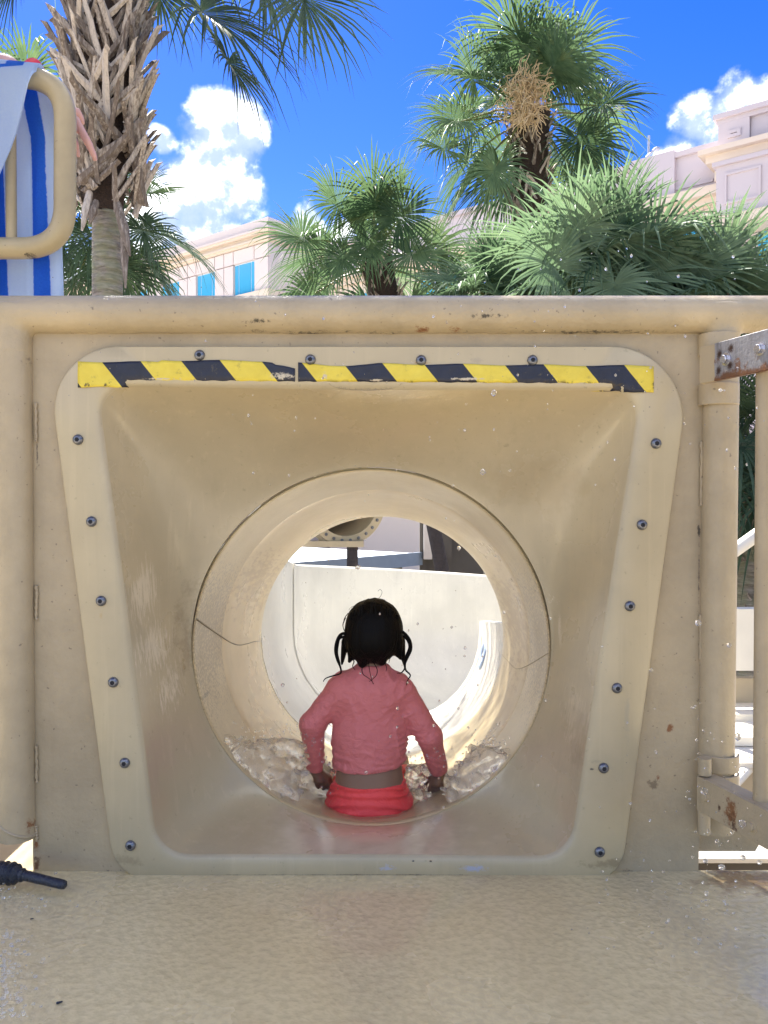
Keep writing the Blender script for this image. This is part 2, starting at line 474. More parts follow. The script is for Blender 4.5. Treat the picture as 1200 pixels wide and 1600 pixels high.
vf = loft([at(hole, YP + .008), at(hole, YP), at(rect_l, YP), at(rect_l, YP + .008), at(hole, YP + .008)])
obj('steel_plate', vf, M_PLATE, pan, True, angle=R(30))
rr = S(28.5, 1.765)
zr = P(600, 491.5, 1.765)
obj('top_rail', tube([(-2.6, 1.765, zr.z), (2.2, 1.765, zr.z)], rr, 40), M_RAIL, pan)
xl = P(24, 900, 1.765).x
obj('post', tube([(xl, 1.765, zr.z), (xl, 1.765, P(24, 1314, 1.745).z)], S(28, 1.765), 36), M_POST, pan)
obj('weld_seam', tube([(xl + S(28, 1.765) * math.cos(2 * math.pi * k / 30), 1.765 + S(28, 1.765) * math.sin(2 * math.pi * k / 30), P(24, 1296 + 14 * math.cos(2 * math.pi * k / 30), 1.745).z) for k in range(31)], .0035, 8, False), M_POST, pan)
xr_t, xr_b = P(1127, 500, 1.765), P(1118, 1296, 1.765)
obj('post', tube([xr_t, xr_b], S(27, 1.765), 36), M_POST, pan)
# flared weld where each post meets the rail
for x, pr in ((xl, S(28, 1.765)), (xr_t.x, S(27, 1.765))):
    Sd = Field((x - .075, 1.765 - .06, zr.z - .095), (x + .075, 1.765 + .06, zr.z + .02), .0035)
    Sd.cap((x - .3, 1.765, zr.z), (x + .3, 1.765, zr.z), rr + .0002, None, 0)
    Sd.cap((x, 1.765, zr.z), (x, 1.765, zr.z - .3), pr + .0002, None, .014)
    X, Y, Z = Sd.grid()
    flat = np.maximum(np.abs(X - x) - .070, (zr.z - .088) - Z) + 0 * Y
    Sd.F = np.maximum(Sd.F + np.clip((np.abs(X - x) - .05) / .02, 0, 1).astype(np.float32) * .0012, flat.astype(np.float32))
    obj('weld_flare', Sd.mesh(), M_RAIL if x < 0 else M_POST, pan)
# stitch welds along the plate edges
for (px, a, b) in ((56, 630, 690), (57, 915, 968), (57, 1165, 1222), (57, 1290, 1314), (1096, 690, 790), (1095, 960, 1040)):
    p, q = P(px, a, YP - .004), P(px, b, YP - .004)
    pts = [p.lerp(q, k / 14) + Vector((rng.uniform(-.001, .001), 0, 0)) for k in range(15)]
    obj('stitch_weld', tube(pts, [.0035 + .0012 * math.sin(k * 2.3) for k in range(15)], 8), M_PLATE, pan)
# bead under the rail
p, q = P(52, 517, YP - .003), P(1094, 517, YP - .003)
obj('weld_seam', tube([p.lerp(q, k / 90) + Vector((0, 0, rng.uniform(-.0015, .0015))) for k in range(91)], [.005 + rng.uniform(-.001, .0015) for k in range(91)], 8), M_RAIL, pan)
# foot gusset on the right post
g0, g1, g2, g3 = P(1091, 1296, 1.79), P(1200, 1296, 1.79), P(1180, 1330, 1.79), P(1091, 1330, 1.79)
gv = [g0, g1, g2, g3]; gv += [v + Vector((0, .01, 0)) for v in gv]
obj('foot_gusset', (gv, [[0, 3, 2, 1], [4, 5, 6, 7], [0, 1, 5, 4], [1, 2, 6, 5], [2, 3, 7, 6], [3, 0, 4, 7]]), M_PLATE, pan, False)
# hinge straps wrapped round the right post
def strap(py0, py1, name='hinge_strap'):
    c = P(1122, (py0 + py1) / 2, 1.765); z0, z1 = P(1122, py1, 1.738).z, P(1122, py0, 1.738).z
    r = S(27, 1.765)
    sec = []
    for rad in (r + .0055, r + .0008):
        L = [(c.x - r * 1.02, 1.775)]
        for k in range(13):
            a = math.pi - math.pi * k / 12 * 0.92
            L.append((c.x + rad * math.cos(a) * 1.0, 1.765 - rad * math.sin(a)))
        sec.append(L)
    loop = sec[0] + sec[1][::-1]
    return obj(name, loft([[(x, y, z0) for x, y in loop], [(x, y, z1) for x, y in loop]], True, True, True), M_POST, pan, True, .0015, angle=R(40))
def hexbolt(name, c, r, depth, mt, parent, axis=Vector((0, -1, 0))):
    axis = axis.normalized(); up = Vector((0, 0, 1)); sx = axis.cross(up).normalized(); sz = sx.cross(axis)
    def ring(rad, d, n=12, hexa=False):
        out = []
        for k in range(n):
            a = 2 * math.pi * k / n + .2
            q = rad * (1.0 if (not hexa or k % 2 == 0) else 0.88)
            out.append(Vector(c) + sx * q * math.cos(a) + sz * q * math.sin(a) + axis * d)
        return out
    L = [ring(r * 1.45, 0), ring(r * 1.45, .0015), ring(r * 1.05, .0018), ring(r, .002, 12, True), ring(r, depth * .85, 12, True), ring(r * .82, depth), ring(r * .3, depth * 1.02)]
    return obj(name, loft(L, True, False, True), mt, parent, True, angle=R(35))
for a, b in ((519, 553), (598, 632), (1181, 1207), (1211, 1234)):
    strap(a, b)
for (px, py) in ((1130, 533), (1131, 614), (1126, 1195), (1135, 1219)):
    hexbolt('bolt', P(px, py, 1.733), .0095, .007, M_POST, pan)

# ------------------------------------------------------------------ water slide
def fibreglass(name, col, wear=True, spots=(), rough=0.32, coat=0.08):
    m, t = mat(name)
    f = t.noise(t.pos, 2.4, 6, 0.6)
    c = t.mix(t.step(f, 0.3, 0.7), tuple(x * 0.86 for x in col), tuple(x * 1.05 for x in col))
    sp = t.noise(t.pos, 60, 3, 0.6)
    c = t.mix(t.math('MULTIPLY', t.step(sp, 0.66, 0.74), 0.35), c, tuple(x * 0.5 for x in col))
    run = t.step(t.noise(t.vm('MULTIPLY', t.pos, (55, 55, 2.2)), 1.0, 4, .6), .56, .72)
    c = t.mix(t.math('MULTIPLY', run, .16), c, tuple(min(1, x * 1.35) for x in col))
    run2 = t.step(t.noise(t.vm('MULTIPLY', t.vm('ADD', t.pos, (3, 1, 0)), (30, 30, 1.4)), 1.0, 5, .65), .55, .74)
    c = t.mix(t.math('MULTIPLY', run2, .16), c, tuple(x * .6 for x in col))
    fleck = t.step(t.noise(t.pos, 230, 2, .5), .70, .76)
    c = t.mix(t.math('MULTIPLY', fleck, .4), c, tuple(x * .42 for x in col))
    for (p, r, cc, seed, st, amt, ns, amp) in spots:
        c = t.mix(t.math('MULTIPLY', spot(t, p, r, ns, amp, st, seed), amt), c, cc)
    surf(t, c, t.step(f, 0.3, 0.7, rough + .1, rough - .06), t.math('ADD', t.noise(t.pos, 9, 3), t.math('MULTIPLY', t.noise(t.pos, 120, 2), 0.05)), 0.18, 0.008,
         Coat_Weight=coat, Coat_Roughness=0.12)
    return m
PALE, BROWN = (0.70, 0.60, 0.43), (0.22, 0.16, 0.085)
VS = (1, 1, 0.12)
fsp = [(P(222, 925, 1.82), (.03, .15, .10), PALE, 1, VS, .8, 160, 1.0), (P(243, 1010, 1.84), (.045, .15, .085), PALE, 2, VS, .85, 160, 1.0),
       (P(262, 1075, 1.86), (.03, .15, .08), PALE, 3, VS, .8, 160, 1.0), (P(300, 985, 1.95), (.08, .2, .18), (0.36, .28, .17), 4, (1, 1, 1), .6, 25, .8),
       (P(873, 945, 1.9), (.022, .15, .02), PALE, 5, (1, 1, 1), .9, 90, 1.0), (P(885, 990, 1.9), (.006, .15, .085), PALE, 6, VS, .9, 90, .5),
       (P(862, 1050, 1.95), (.006, .15, .06), PALE, 7, VS, .9, 90, .5), (P(900, 1130, 1.84), (.03, .15, .12), PALE, 8, VS, .5, 160, 1.0),
       (P(245, 1180, 1.82), (.04, .2, .17), (0.46, .335, .235), 9, (1, 1, 1), .5, 12, .6), (P(905, 1160, 1.82), (.04, .2, .14), (0.34, .265, .16), 10, (1, 1, 1), .5, 14, .6),
       (P(570, 1318, 1.86), (.46, .3, .075), (0.72, .62, .45), 21, (1, 1, 1), .85, 5, .30),  # funnel floor: brighter light painted in as a pale patch
       (P(840, 760, 1.92), (.25, .2, .1), (0.40, .30, .16), 11, (1, 1, 1), .4, 8, .5),]
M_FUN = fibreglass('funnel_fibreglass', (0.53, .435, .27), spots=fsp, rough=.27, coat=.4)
lsp = [(P(570, 1369, YF), (.60, .1, .007), (0.09, .07, .045), 15, (.4, 1, 1), .8, 60, .5), (P(605, 1356, YF), (.03, .1, .010), (0.42, .43, .52), 1, (1, 1, 2), .8, 120, 1.0), (P(740, 1357, YF), (.04, .1, .012), (0.40, .42, .52), 2, (1, 1, 2), .9, 120, .7),  # first entry: joint shade painted as a dark line along the foot
       (P(745, 563, YF), (.028, .1, .010), (0.40, .33, .23), 3, (1, 1, 1), .7, 60, .6), (P(156, 936, YF), (.007, .1, .010), DARKRUST, 4, (1, 1, 1), .9, 200, .7),
       (P(158, 962, YF), (.006, .1, .02), (0.45, .30, .13), 5, (1, 1, .3), .5, 120, .9), (P(932, 1190, YF), (.03, .1, .008), (0.34, .29, .2), 6, (1, 1, 1), .6, 60, .6),
       (P(980, 1120, YF), (.010, .1, .08), (0.40, .35, .25), 7, (1, 1, .3), .6, 40, .8), (P(925, 1202, YF), (.008, .1, .004), (0.05, .05, .05), 8, (1, 1, 1), .9, 100, .4),
       (P(660, 567, YF), (.03, .1, .004), (0.36, .17, .05), 9, (1, 1, 1), .8, 60, .6), (P(646, 1346, YF), (.005, .1, .003), SOOT, 10, (1, 1, 1), 1, 150, .6), (P(673, 1346, YF), (.005, .1, .003), SOOT, 11, (1, 1, 1), 1, 150, .6),
       (P(180, 700, YF), (.05, .1, .25), (0.63, .55, .38), 12, (1, 1, .3), .5, 14, .7), (P(960, 1350, YF), (.10, .1, .02), (0.25, .19, .11), 13, (.5, 1, 1), .6, 40, .8), (P(200, 1345, YF), (.05, .1, .02), (0.30, .24, .15), 14, (1, 1, 1), .6, 40, .8)]
M_FLG = fibreglass('flange_fibreglass', FIBRE, spots=lsp, rough=.36)
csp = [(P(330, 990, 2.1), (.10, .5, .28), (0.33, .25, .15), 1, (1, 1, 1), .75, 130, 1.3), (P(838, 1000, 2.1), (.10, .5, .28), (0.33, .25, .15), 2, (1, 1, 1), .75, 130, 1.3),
       (P(325, 1085, 2.05), (.012, .1, .012), (0.06, .05, .04), 3, (1, 1, 1), .9, 120, .5), (P(812, 1137, 2.06), (.010, .1, .012), (0.06, .05, .04), 4, (1, 1, 1), .9, 120, .5)]
M_COL = fibreglass('collar_fibreglass', (0.68, .55, .315), spots=csp, rough=.34)
tsp = [(P(405, 880, 2.7), (.10, .6, .25), (0.46, .33, .17), 1, (2, .25, .8), .6, 60, 1.2), (P(800, 960, 2.6), (.10, .6, .25), (0.46, .33, .17), 2, (2, .25, .8), .6, 60, 1.2)]
M_TUBE = fibreglass('tube_fibreglass', (0.76, .615, .36), spots=tsp, rough=.30)
M_TRO = fibreglass('trough_fibreglass', (0.665, .635, .545), rough=.30)

sl = thing('water_slide', 'beige fibreglass tube slide mouth with bolted flange and black and yellow warning tape', 'water slide', (0, YF, 0))
AX0 = P(580, 1013, YC); RT = S(279, YC)
ADIR = Vector((34 / F, 1, -180 / F))
def axis(Y): return AX0 + ADIR * (Y - YC)
def circ(Y, rad, k=1.0):
    c = axis(Y)
    return [Vector((c.x + rad * math.cos(a), Y, c.z - rad * math.sin(a))) for a in ANG]
lip = CEN + (inner - CEN) * 1.0
inset = lambda d: [p + (CEN - p) / np.linalg.norm(CEN - p) * d for p in inner]
flv = loft([at(outer, YP), at(CEN + (outer - CEN) * 1.0, YF + .003), at(CEN + (outer - CEN) * .997, YF), at(inset(-14), YF), at(inset(-6), YF + .001), at(inset(0), YF + .004), at(inset(5), YF + .011)])
obj('entry_flange', flv, M_FLG, sl, True, angle=R(50))
# funnel from the flange lip to the round tube
start = at(inset(5), YF + .011)
def grove(a): return 1.002 + .015 * min(1.0, max(0.0, (-math.sin(a) + .25) / .6))
end = [axis(YC) + Vector((RT * grove(a) * math.cos(a), 0, -RT * grove(a) * math.sin(a))) for a in ANG]
loops = [start]
NS = 16
for i in range(1, NS + 1):
    s = i / NS
    dep = 1 - (1 - s) ** 1.55
    lat = s * s * (3 - 2 * s) * .35 + s * .65
    Y = (YF + .011) + dep * (YC - YF - .011)
    L = []
    for p, q in zip(start, end):
        L.append(Vector((p.x + (q.x - p.x) * lat, Y, p.z + (q.z - p.z) * lat)))
    loops.append(L)
loops.append([p + Vector((0, .016, 0)) for p in end])
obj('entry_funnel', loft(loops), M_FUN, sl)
def tubeloops(y0, y1, n, rad): return [circ(y0 + (y1 - y0) * i / n, rad) for i in range(n + 1)]
YS, YE = 2.305, 2.93
obj('tube_collar', loft([circ(YC + .016, RT * 1.0205), circ(YC + .014, RT * 1.006), circ(YC - .001, RT * 1.005), circ(YC - .003, RT * 1.001), circ(YC + .002, RT * .996)] + tubeloops(YC + .02, YS, 6, RT * .995)
    + [circ(YS + .002, RT * 1.012)]), M_COL, sl)
obj('tube', loft([circ(YS + .003, RT * 1.02), circ(YS + .004, RT * .998)] + tubeloops(YS + .01, YE, 10, RT * .995) + [circ(YE + .004, RT * 1.0), circ(YE + .004, RT * 1.09), circ(YE - .012, RT * 1.09), circ(YE - .012, RT * 1.025)]
    + tubeloops(YE - .03, YC + .03, 6, RT * 1.025)), M_TUBE, sl, True, angle=R(50))
# horizontal mould seams inside the tube
def seam(ys, degs, sgn):
    pts = []
    for k in range(30):
        Y = ys[0] + (ys[-1] - ys[0]) * k / 29
        a = R(float(np.interp(Y, ys, degs)))
        pts.append(axis(Y) + Vector((sgn * math.cos(a), 0, math.sin(a))) * RT * .994)
    return pts[:1] + spline(pts[1::4], 5) + pts[-1:]
obj('mould_seam', tube(seam([2.0, 2.3, 2.45, 2.6, 2.75, 2.93], [9.5, 2.6, -.8, -2.2, -1.2, -1.8], -1), list(np.linspace(.0026, .0008, 38)), 6), simple('seam_filler', (0.24, .18, .10), .5), sl)
obj('mould_seam', tube(seam([2.0, 2.3, 2.5, 2.7, 2.93], [-1.5, -8, -11.6, -10.2, -8], 1), list(np.linspace(.0013, .0007, 38)), 6), simple('seam_filler_pale', (0.45, .36, .22), .5), sl)

# open trough: straight, then a banked bend to the right
path = []
y = YE + .004
Y0B, RC = 3.9, 1.0
for k in range(8): path.append((axis(y + (Y0B - y) * k / 7), Vector((ADIR.x, 1, 0)).normalized()))
c0 = path[-1][0]; plen = 0
head0 = math.atan2(ADIR.x, 1)
for k in range(1, 31):
    a = head0 + R(4.5) * k
    cx, cy = c0.x + RC * math.cos(head0), c0.y - RC * math.sin(head0)
    p = Vector((cx - RC * math.cos(a), cy + RC * math.sin(a), c0.z - .144 * RC * R(4.5) * k))
    path.append((p, Vector((math.sin(a), math.cos(a), 0))))
loops, loops_out = [], []
prof = [(1.13, .10, 1), (1.10, .125, 1), (1.0, .12, 1)] + [(math.cos(R(a)), math.sin(R(a)), 0) for a in range(0, -181, -10)] + \
       [(-1.0, .18 * k, 0) for k in range(1, 5)] + [(-1.02, .74, 0), (-1.10, .745, 0), (-1.13, .72, 0)]
back = [(-1.13, .68, 0), (-1.05, .66, 0)] + [(-1.05, .16 * k, 0) for k in range(3, 0, -1)] + [(1.04 * math.cos(R(a)), 1.04 * math.sin(R(a)), 0) for a in range(-180, 1, 10)] + [(1.05, .08, 0), (1.12, .07, 0)]
for p, tdir in path:
    right = Vector((tdir.y, -tdir.x, 0))
    loops.append([p + right * (u * RT) + Vector((0, 0, v * RT)) for u, v, _ in prof + back])
UPV = Vector((0, 0, 1))
trough_vf = loft(loops, True, True, True)
obj('open_trough', trough_vf, M_TRO, sl, True, angle=R(40))
# joint flange round the head of the bend
p, tdir = path[6]; right = Vector((tdir.y, -tdir.x, 0))
J = []
for dy in (-.02, .02):
    for sc in (.985, .985):
        pass
ring1 = [p + right * (u * RT * .985) + Vector((0, 0, v * RT * (.985 if v < 0 else 1.01))) for u, v, _ in prof[3:-3]]
ring2 = [q + tdir * .035 for q in ring1]
obj('joint_lap', loft([ring1, ring2], False), M_TRO, sl, True)
# round water inlet low on the right of the bend
from mathutils.bvhtree import BVHTree
bv = BVHTree.FromPolygons([Vector(v) for v in trough_vf[0]], trough_vf[1])
hit, hn, _, _ = bv.ray_cast(cam.location, (P(755, 1024, 3.0) - cam.location).normalized())
if hit is None: hit, hn = P(755, 1024, 3.4), Vector((-.5, -.5, .7))
if hn.dot(cam.location - hit) < 0: hn = -hn
ic = hit; ax = hn.normalized()
sx = ax.cross(UPV).normalized(); sz = sx.cross(ax)
def rg(r, d, n=28): return [ic + sx * r * 1.5 * math.cos(2 * math.pi * k / n) + sz * r * math.sin(2 * math.pi * k / n) + ax * d for k in range(n)]
obj('water_inlet', loft([rg(.062, -.01), rg(.062, .006), rg(.056, .010), rg(.040, .008), rg(.034, .003), rg(.030, -.006)], True, False, True), simple('inlet_plastic', (0.30, .38, .52), .3), sl, True, angle=R(45))

# button-head bolts of the flange
M_BOLT = simple('bolt_steel', (0.20, .205, .225), .30, .3, 200, 300, .3, .001, .8)
M_SOCK = simple('socket_shade', (0.012, .012, .016), .8)  # dark raised disc paints the shade of a socket recess
def lathe_y(prof, n=18):
    return loft([[Vector((r * math.cos(2 * math.pi * k / n), y, r * math.sin(2 * math.pi * k / n))) for k in range(n)] for r, y in prof], True, False, True)
BOLTS = [(312, 555), (485, 562), (658, 563), (832, 563), (122, 687), (143, 815), (158, 939), (177, 1066), (195, 1192), (204, 1321),
         (1025, 693), (1003, 820), (984, 947), (964, 1075), (943, 1200), (937, 1331)]
head = socket_shade_disc = None
for i, (px, py) in enumerate(BOLTS):
    p = P(px, py, YF - .0002)
    if head is None:
        head = obj('bolt', lathe_y([(.0117, 0), (.0115, -.0022), (.0100, -.0050), (.0072, -.0072), (.0058, -.0076)]), M_BOLT, sl)
        head.location = p + Vector((0, -.0038, 0)) - ORG[sl]; ORG[head] = p
        socket_shade_disc = obj('socket_shade_disc', lathe_y([(.0054, -.0073), (.0052, -.00785)], 6), M_SOCK, head)
        socket_shade_disc.location = (0, -.0036, 0)
    else:
        b = head.copy(); COL.objects.link(b); b.parent = sl; b.location = p + Vector((0, -.0038, 0)) - ORG[sl]
        s2 = socket_shade_disc.copy(); COL.objects.link(s2); s2.parent = b
        b.rotation_euler.y = s2.rotation_euler.y = rng.uniform(0, 6)

# hazard tape in two strips along the top of the mouth
m, t = mat('hazard_tape')
uvn = t.add('ShaderNodeTexCoord').outputs['UV']
sep = t.add('ShaderNodeSeparateXYZ', Vector=uvn)
fr = t.math('FRACT', t.math('DIVIDE', t.math('SUBTRACT', sep.outputs[0], t.math('MULTIPLY', sep.outputs[1], 0.80)), 125.0))
blk = t.math('MULTIPLY', t.step(fr, 0.004, 0.012), t.math('SUBTRACT', 1.0, t.step(fr, 0.494, 0.502)))
ylw = t.mix(t.noise(t.pos, 30, 5), (0.62, .47, .035), (0.86, .70, .09))
nb = t.mix(t.noise(t.pos, 40, 4), (0.008, .010, .018), (0.022, .026, .05))
c = t.mix(blk, ylw, nb)
dirt = t.step(t.noise(t.pos, 55, 5, 0.7), 0.58, 0.70)
c = t.mix(t.math('MULTIPLY', dirt, 0.35), c, (0.20, .15, .06))
lowb = t.step(sep.outputs[1], 26.0, 36.0)
c = t.mix(t.math('MULTIPLY', lowb, t.step(t.noise(t.pos, 42, 5, 0.7), 0.50, 0.60)), c, (0.05, .035, .02))
for (px, py, rx, rz, sd_) in ((440, 588, .035, .012, 1), (508, 588, .007, .011, 2), (590, 594, .03, .004, 3), (730, 592, .05, .004, 4), (255, 592, .05, .003, 5), (1016, 575, .006, .006, 6)):
    c = t.mix(spot(t, P(px, py, YF), (rx, .1, rz), 150, 1.0, seed=sd_), c, (0.58, .50, .36))
crk = t.noise(t.pos, 220, 3, 0.6)
surf(t, c, 0.42, t.math('ADD', t.math('MULTIPLY', t.noise(t.pos, 26, 3), 1.5), crk), 0.35, 0.003)
M_TAPE = m
def tape(x0, x1, name='hazard_tape'):
    nx, V, U, Fc = int((x1 - x0) / 6) + 1, [], [], []
    nv = 8
    for i in range(nx + 1):
        x = x0 + (x1 - x0) * i / nx
        top = 565 + (x - 122) * (7 / 898) - (3 if 250 < x < 430 else 0) + 1.1 * math.sin(x * .05) + (3.0 * math.sin((x - 466) / 40) if 466 < x < 590 else 0)
        if 400 < x < 462: top += 9 * ((x - 400) / 60) ** 2
        bot = np.interp(x, [122, 190, 260, 460, 640, 790, 880, 950, 1020], [605, 605, 601, 597, 597, 599, 606, 611, 614]) + .8 * math.sin(x * .11)
        for j in range(nv + 1):
            yy = top + (bot - top) * j / nv
            p = P(x, yy, YF)
            # wrap round the lip of the opening
            k = int(np.argmin(np.abs(inner[:, 0] - x) + np.where(inner[:, 1] > 900, 9999, 0)))
            ylip = inner[k][1] if 170 < x < 985 else 999
            over = max(0.0, yy - (ylip - 10)) if ylip < 900 else 0
            V.append((p.x, YF - .0022 + over * .0011 + .0006 * math.sin(x * .21 + j), p.z)); U.append((x - 158 + 1250, yy - 565))
    for i in range(nx):
        for j in range(nv):
            a = i * (nv + 1) + j
            Fc.append([a, a + 1, a + nv + 2, a + nv + 1])
    o = obj(name, (V, Fc), M_TAPE, sl, True, uv=U)
    sm = o.modifiers.new('thickness', 'SOLIDIFY'); sm.thickness = .0012; sm.offset = -1
tape(122, 461); tape(466, 1021)

# faint moulded maker's oval under the tape
M_LOGO = simple('moulded_mark', (0.36, .29, .18), .5)
lc = P(575, 601, YF); kx = S(54, YF)
ov = []
for k in range(41):
    a = math.pi * k / 40
    px, py = 571 + 56 * math.cos(a), 599 + 11 * math.sin(a)
    ov.append(P(px, py, YF + max(0.0, py - 598.6) * .0009))
obj('maker_oval', tube(ov, .0007, 6), M_LOGO, sl)
LV, LF = [], []
def lipY(py): return YF + max(0.0, py - 598.6) * .0009 - .0010
for k, ch in enumerate('WHITEWATER'):
    a = math.pi * (1 - (k + 2.2) / 13.4)
    px, py = 571 + 45 * math.cos(a), 600.5 + 8.0 * math.sin(a)
    cu = bpy.data.curves.new('letter', 'FONT'); cu.body = ch; cu.size = .0095; cu.align_x = 'CENTER'
    tmp = bpy.data.objects.new('letter', cu); me = bpy.data.meshes.new_from_object(tmp)
    q = P(px, py + 2, lipY(py)); o_ = len(LV)
    LV += [(q.x + v.co.x, q.y + v.co.z, q.z + v.co.y) for v in me.vertices]
    LF += [[x + o_ for x in f.vertices] for f in me.polygons]
    bpy.data.objects.remove(tmp); bpy.data.curves.remove(cu); bpy.data.meshes.remove(me)
obj('moulded_lettering', (LV, LF), M_LOGO, sl, False)

# ------------------------------------------------------------------ gate, standing open towards the camera
gate = thing('metal_gate', 'beige metal gate with rusty top bar and round balusters, open beside the right post', 'gate', P(1105, 1290, 1.72))
h0 = P(1099, 572, 1.718); gd = Vector((.046, -.155, 0)).normalized()
gn = Vector((gd.y, -gd.x, 0))
if gn.y > 0: gn = -gn
gn = Vector((-abs(gd.y), -abs(gd.x), 0)).normalized()
sp = []
m, t = mat('rusty_gate_bar')
d = t.vm('DOT_PRODUCT', t.vm('SUBTRACT', t.pos, tuple(h0)), tuple(gd))
n = t.noise(t.pos, 45, 5, 0.65)
bare = t.math('MULTIPLY', t.step(t.math('ADD', d, t.math('MULTIPLY', t.math('SUBTRACT', n, .5), .012)), .046, .049), t.math('SUBTRACT', 1.0, t.step(t.math('ADD', d, t.math('MULTIPLY', n, .02)), .34, .36)))
steel = t.mix(t.noise(t.vm('MULTIPLY', t.pos, (120, 120, 12)), 1.0, 4, .7), (0.12, .11, .11), (0.46, .46, .48))
rustc = t.mix(t.noise(t.pos, 60, 4), DARKRUST, (0.30, .12, .035))
zrel = t.math('SUBTRACT', t.add('ShaderNodeSeparateXYZ', Vector=t.pos).outputs[2], h0.z - .036)
rmask = t.math('MAXIMUM', t.step(t.math('ADD', t.math('MULTIPLY', zrel, -40.0), t.math('MULTIPLY', n, 1.6)), .25, .75), t.step(t.noise(t.pos, 26, 5, .7), .58, .68))
for q in (.062, .085, .160):
    pass
c = t.mix(bare, BEIGE, t.mix(t.math('MULTIPLY', rmask, .9), steel, rustc))
for (dd, dz) in ((.062, .014), (.060, -.020), (.096, .020), (.094, -.014), (.083, -.004)):
    pp = h0 + gd * dd + gn * .010 + Vector((0, 0, dz))
    c = t.mix(spot(t, pp, (.015, .015, .017), 90, .12), c, (0.055, .026, .018))
surf(t, c, .42, t.noise(t.pos, 130, 4), .5, .002, t.math('MULTIPLY', bare, .35))
M_RBAR = m
zb = P(1090, 1238, 1.718).z
bq = Vector((h0.x, h0.y, zb)) + gn * .010
sp = [(bq + gd * .105 + Vector((0, 0, -.006)), (.03, .03, .040), RUST, 1), (bq + gd * .110 + Vector((0, 0, -.020)), (.018, .018, .026), DARKRUST, 2), (bq + gd * .070 + Vector((0, 0, -.006)), (.006, .006, .012), DARKRUST, 3)]
M_GATE = paint('gate_enamel', BEIGE, sp, .40, .5)
GL = .95
def gbar(z0, hh, mt, L=GL):
    return obj('gate_bar', obox(h0, gd, gn, (0, 0, 1), 0, L, 0, .010, z0 - hh / 2 - h0.z, z0 + hh / 2 - h0.z), mt, gate, True, .0012, angle=R(30))
gbar(h0.z, S(57, 1.718), M_RBAR)
zb = P(1090, 1238, 1.718).z
gbar(zb, S(54, 1.718), M_GATE)
# angle leg of the bars
obj('gate_bar', obox(h0, gd, gn, (0, 0, 1), 0, GL, -.035, 0, zb + S(27, 1.718) - .008 - h0.z, zb + S(27, 1.718) - h0.z), M_GATE, gate, True, .001)
for k in range(7):
    d = .155 + .118 * k
    q = h0 + gd * d - gn * .020
    obj('baluster', tube([(q.x, q.y, zb + .02), (q.x, q.y, h0.z + .012)], .0158, 24), M_GATE, gate)
M_HEX = simple('zinc_bolt', (0.55, .55, .60), .25, .2, 90, 200, .1, .001, .9)
for d, z in ((.083, 0.0), (.178, .004)):
    hexbolt('bolt', h0 + gd * d + gn * .010 + Vector((0, 0, z)), .0095, .010, M_HEX, gate, gn)
for d in (.165, .03):
    hexbolt('bolt', Vector((h0.x, h0.y, zb)) + gd * d + gn * .010 + Vector((0, 0, -.008 if d > .1 else 0.002)), .009, .007, M_GATE, gate, gn)
obj('hinge_barrel', tube([P(1101, 1210, 1.712), P(1101, 1184, 1.712)], .014, 20), M_GATE, gate)
obj('hinge_barrel', tube([P(1100, 1302, 1.712), P(1100, 1262, 1.712)], .013, 20), M_GATE, gate)

# ------------------------------------------------------------------ stair handrail, towel
M_LOOP = paint('handrail_enamel', (0.46, .37, .21), [(P(40, 396, 1.9), (.02, .1, .01), SOOT, 1)], .34, .25)
YL = 1.93
hr = thing('stair_handrail', 'beige bent pipe handrail loop behind the top rail with a towel over it', 'handrail', P(-250, 1150, YL))
cx1 = P(103, 250, YL).x
zt, zb2 = P(60, 124, YL).z, P(60, 388, YL).z
lp = fillet([(-1.75, YL, zt + .10), (cx1, YL, zt - .005), (cx1 - .004, YL, zb2), (-1.75, YL, zb2)], S(66, YL), 12)
obj('handrail_loop', tube(lp, S(16.5, YL), 28), M_LOOP, hr)
for px in (17, -230):
    x = P(px, 250, YL).x
    obj('baluster', tube([(x, YL, zb2), (x, YL, zt + .02)], S(8.2, YL), 18), M_LOOP, hr)
xx = P(-250, 400, YL).x
obj('post', tube([(xx, YL, -.1), (xx, YL, zb2)], S(16, YL), 24), M_LOOP, hr)

m, t = mat('striped_terry')
sepu = t.add('ShaderNodeSeparateXYZ', Vector=t.add('ShaderNodeTexCoord').outputs['UV'])
u = t.math('ADD', sepu.outputs[0], t.math('MULTIPLY', t.math('SUBTRACT', t.noise(t.pos, 90, 2), .5), .004))
def band(a, b): return t.math('MULTIPLY', t.step(u, a - .0015, a + .0015), t.math('SUBTRACT', 1.0, t.step(u, b - .0015, b + .0015)))
blue = t.math('MAXIMUM', band(.044, .083), t.math('MAXIMUM', band(.150, .21), t.math('MAXIMUM', band(.245, .285), band(.33, .40))))
tn = t.noise(t.pos, 260, 3, .7)
wht = t.mix(tn, (0.62, .74, .92), (0.74, .84, .95))
blu = t.mix(tn, (0.03, .17, .66), (0.06, .28, .85))
c = t.mix(blue, wht, blu)
b = surf(t, c, .95, t.math('ADD', tn, t.noise(t.pos, 420, 2)), .6, .003)
tr = t.add('ShaderNodeBsdfTranslucent', Color=c)
mx = t.add('ShaderNodeMixShader', i0=0.62, i1=b, i2=tr)
t.l.new(mx.outputs[0], t.out.inputs[0])
M_TOW = m
V, U, Fc = [], [], []
nu, nf, nb_ = 44, 30, 46
rl = S(16.5, YL) + .006
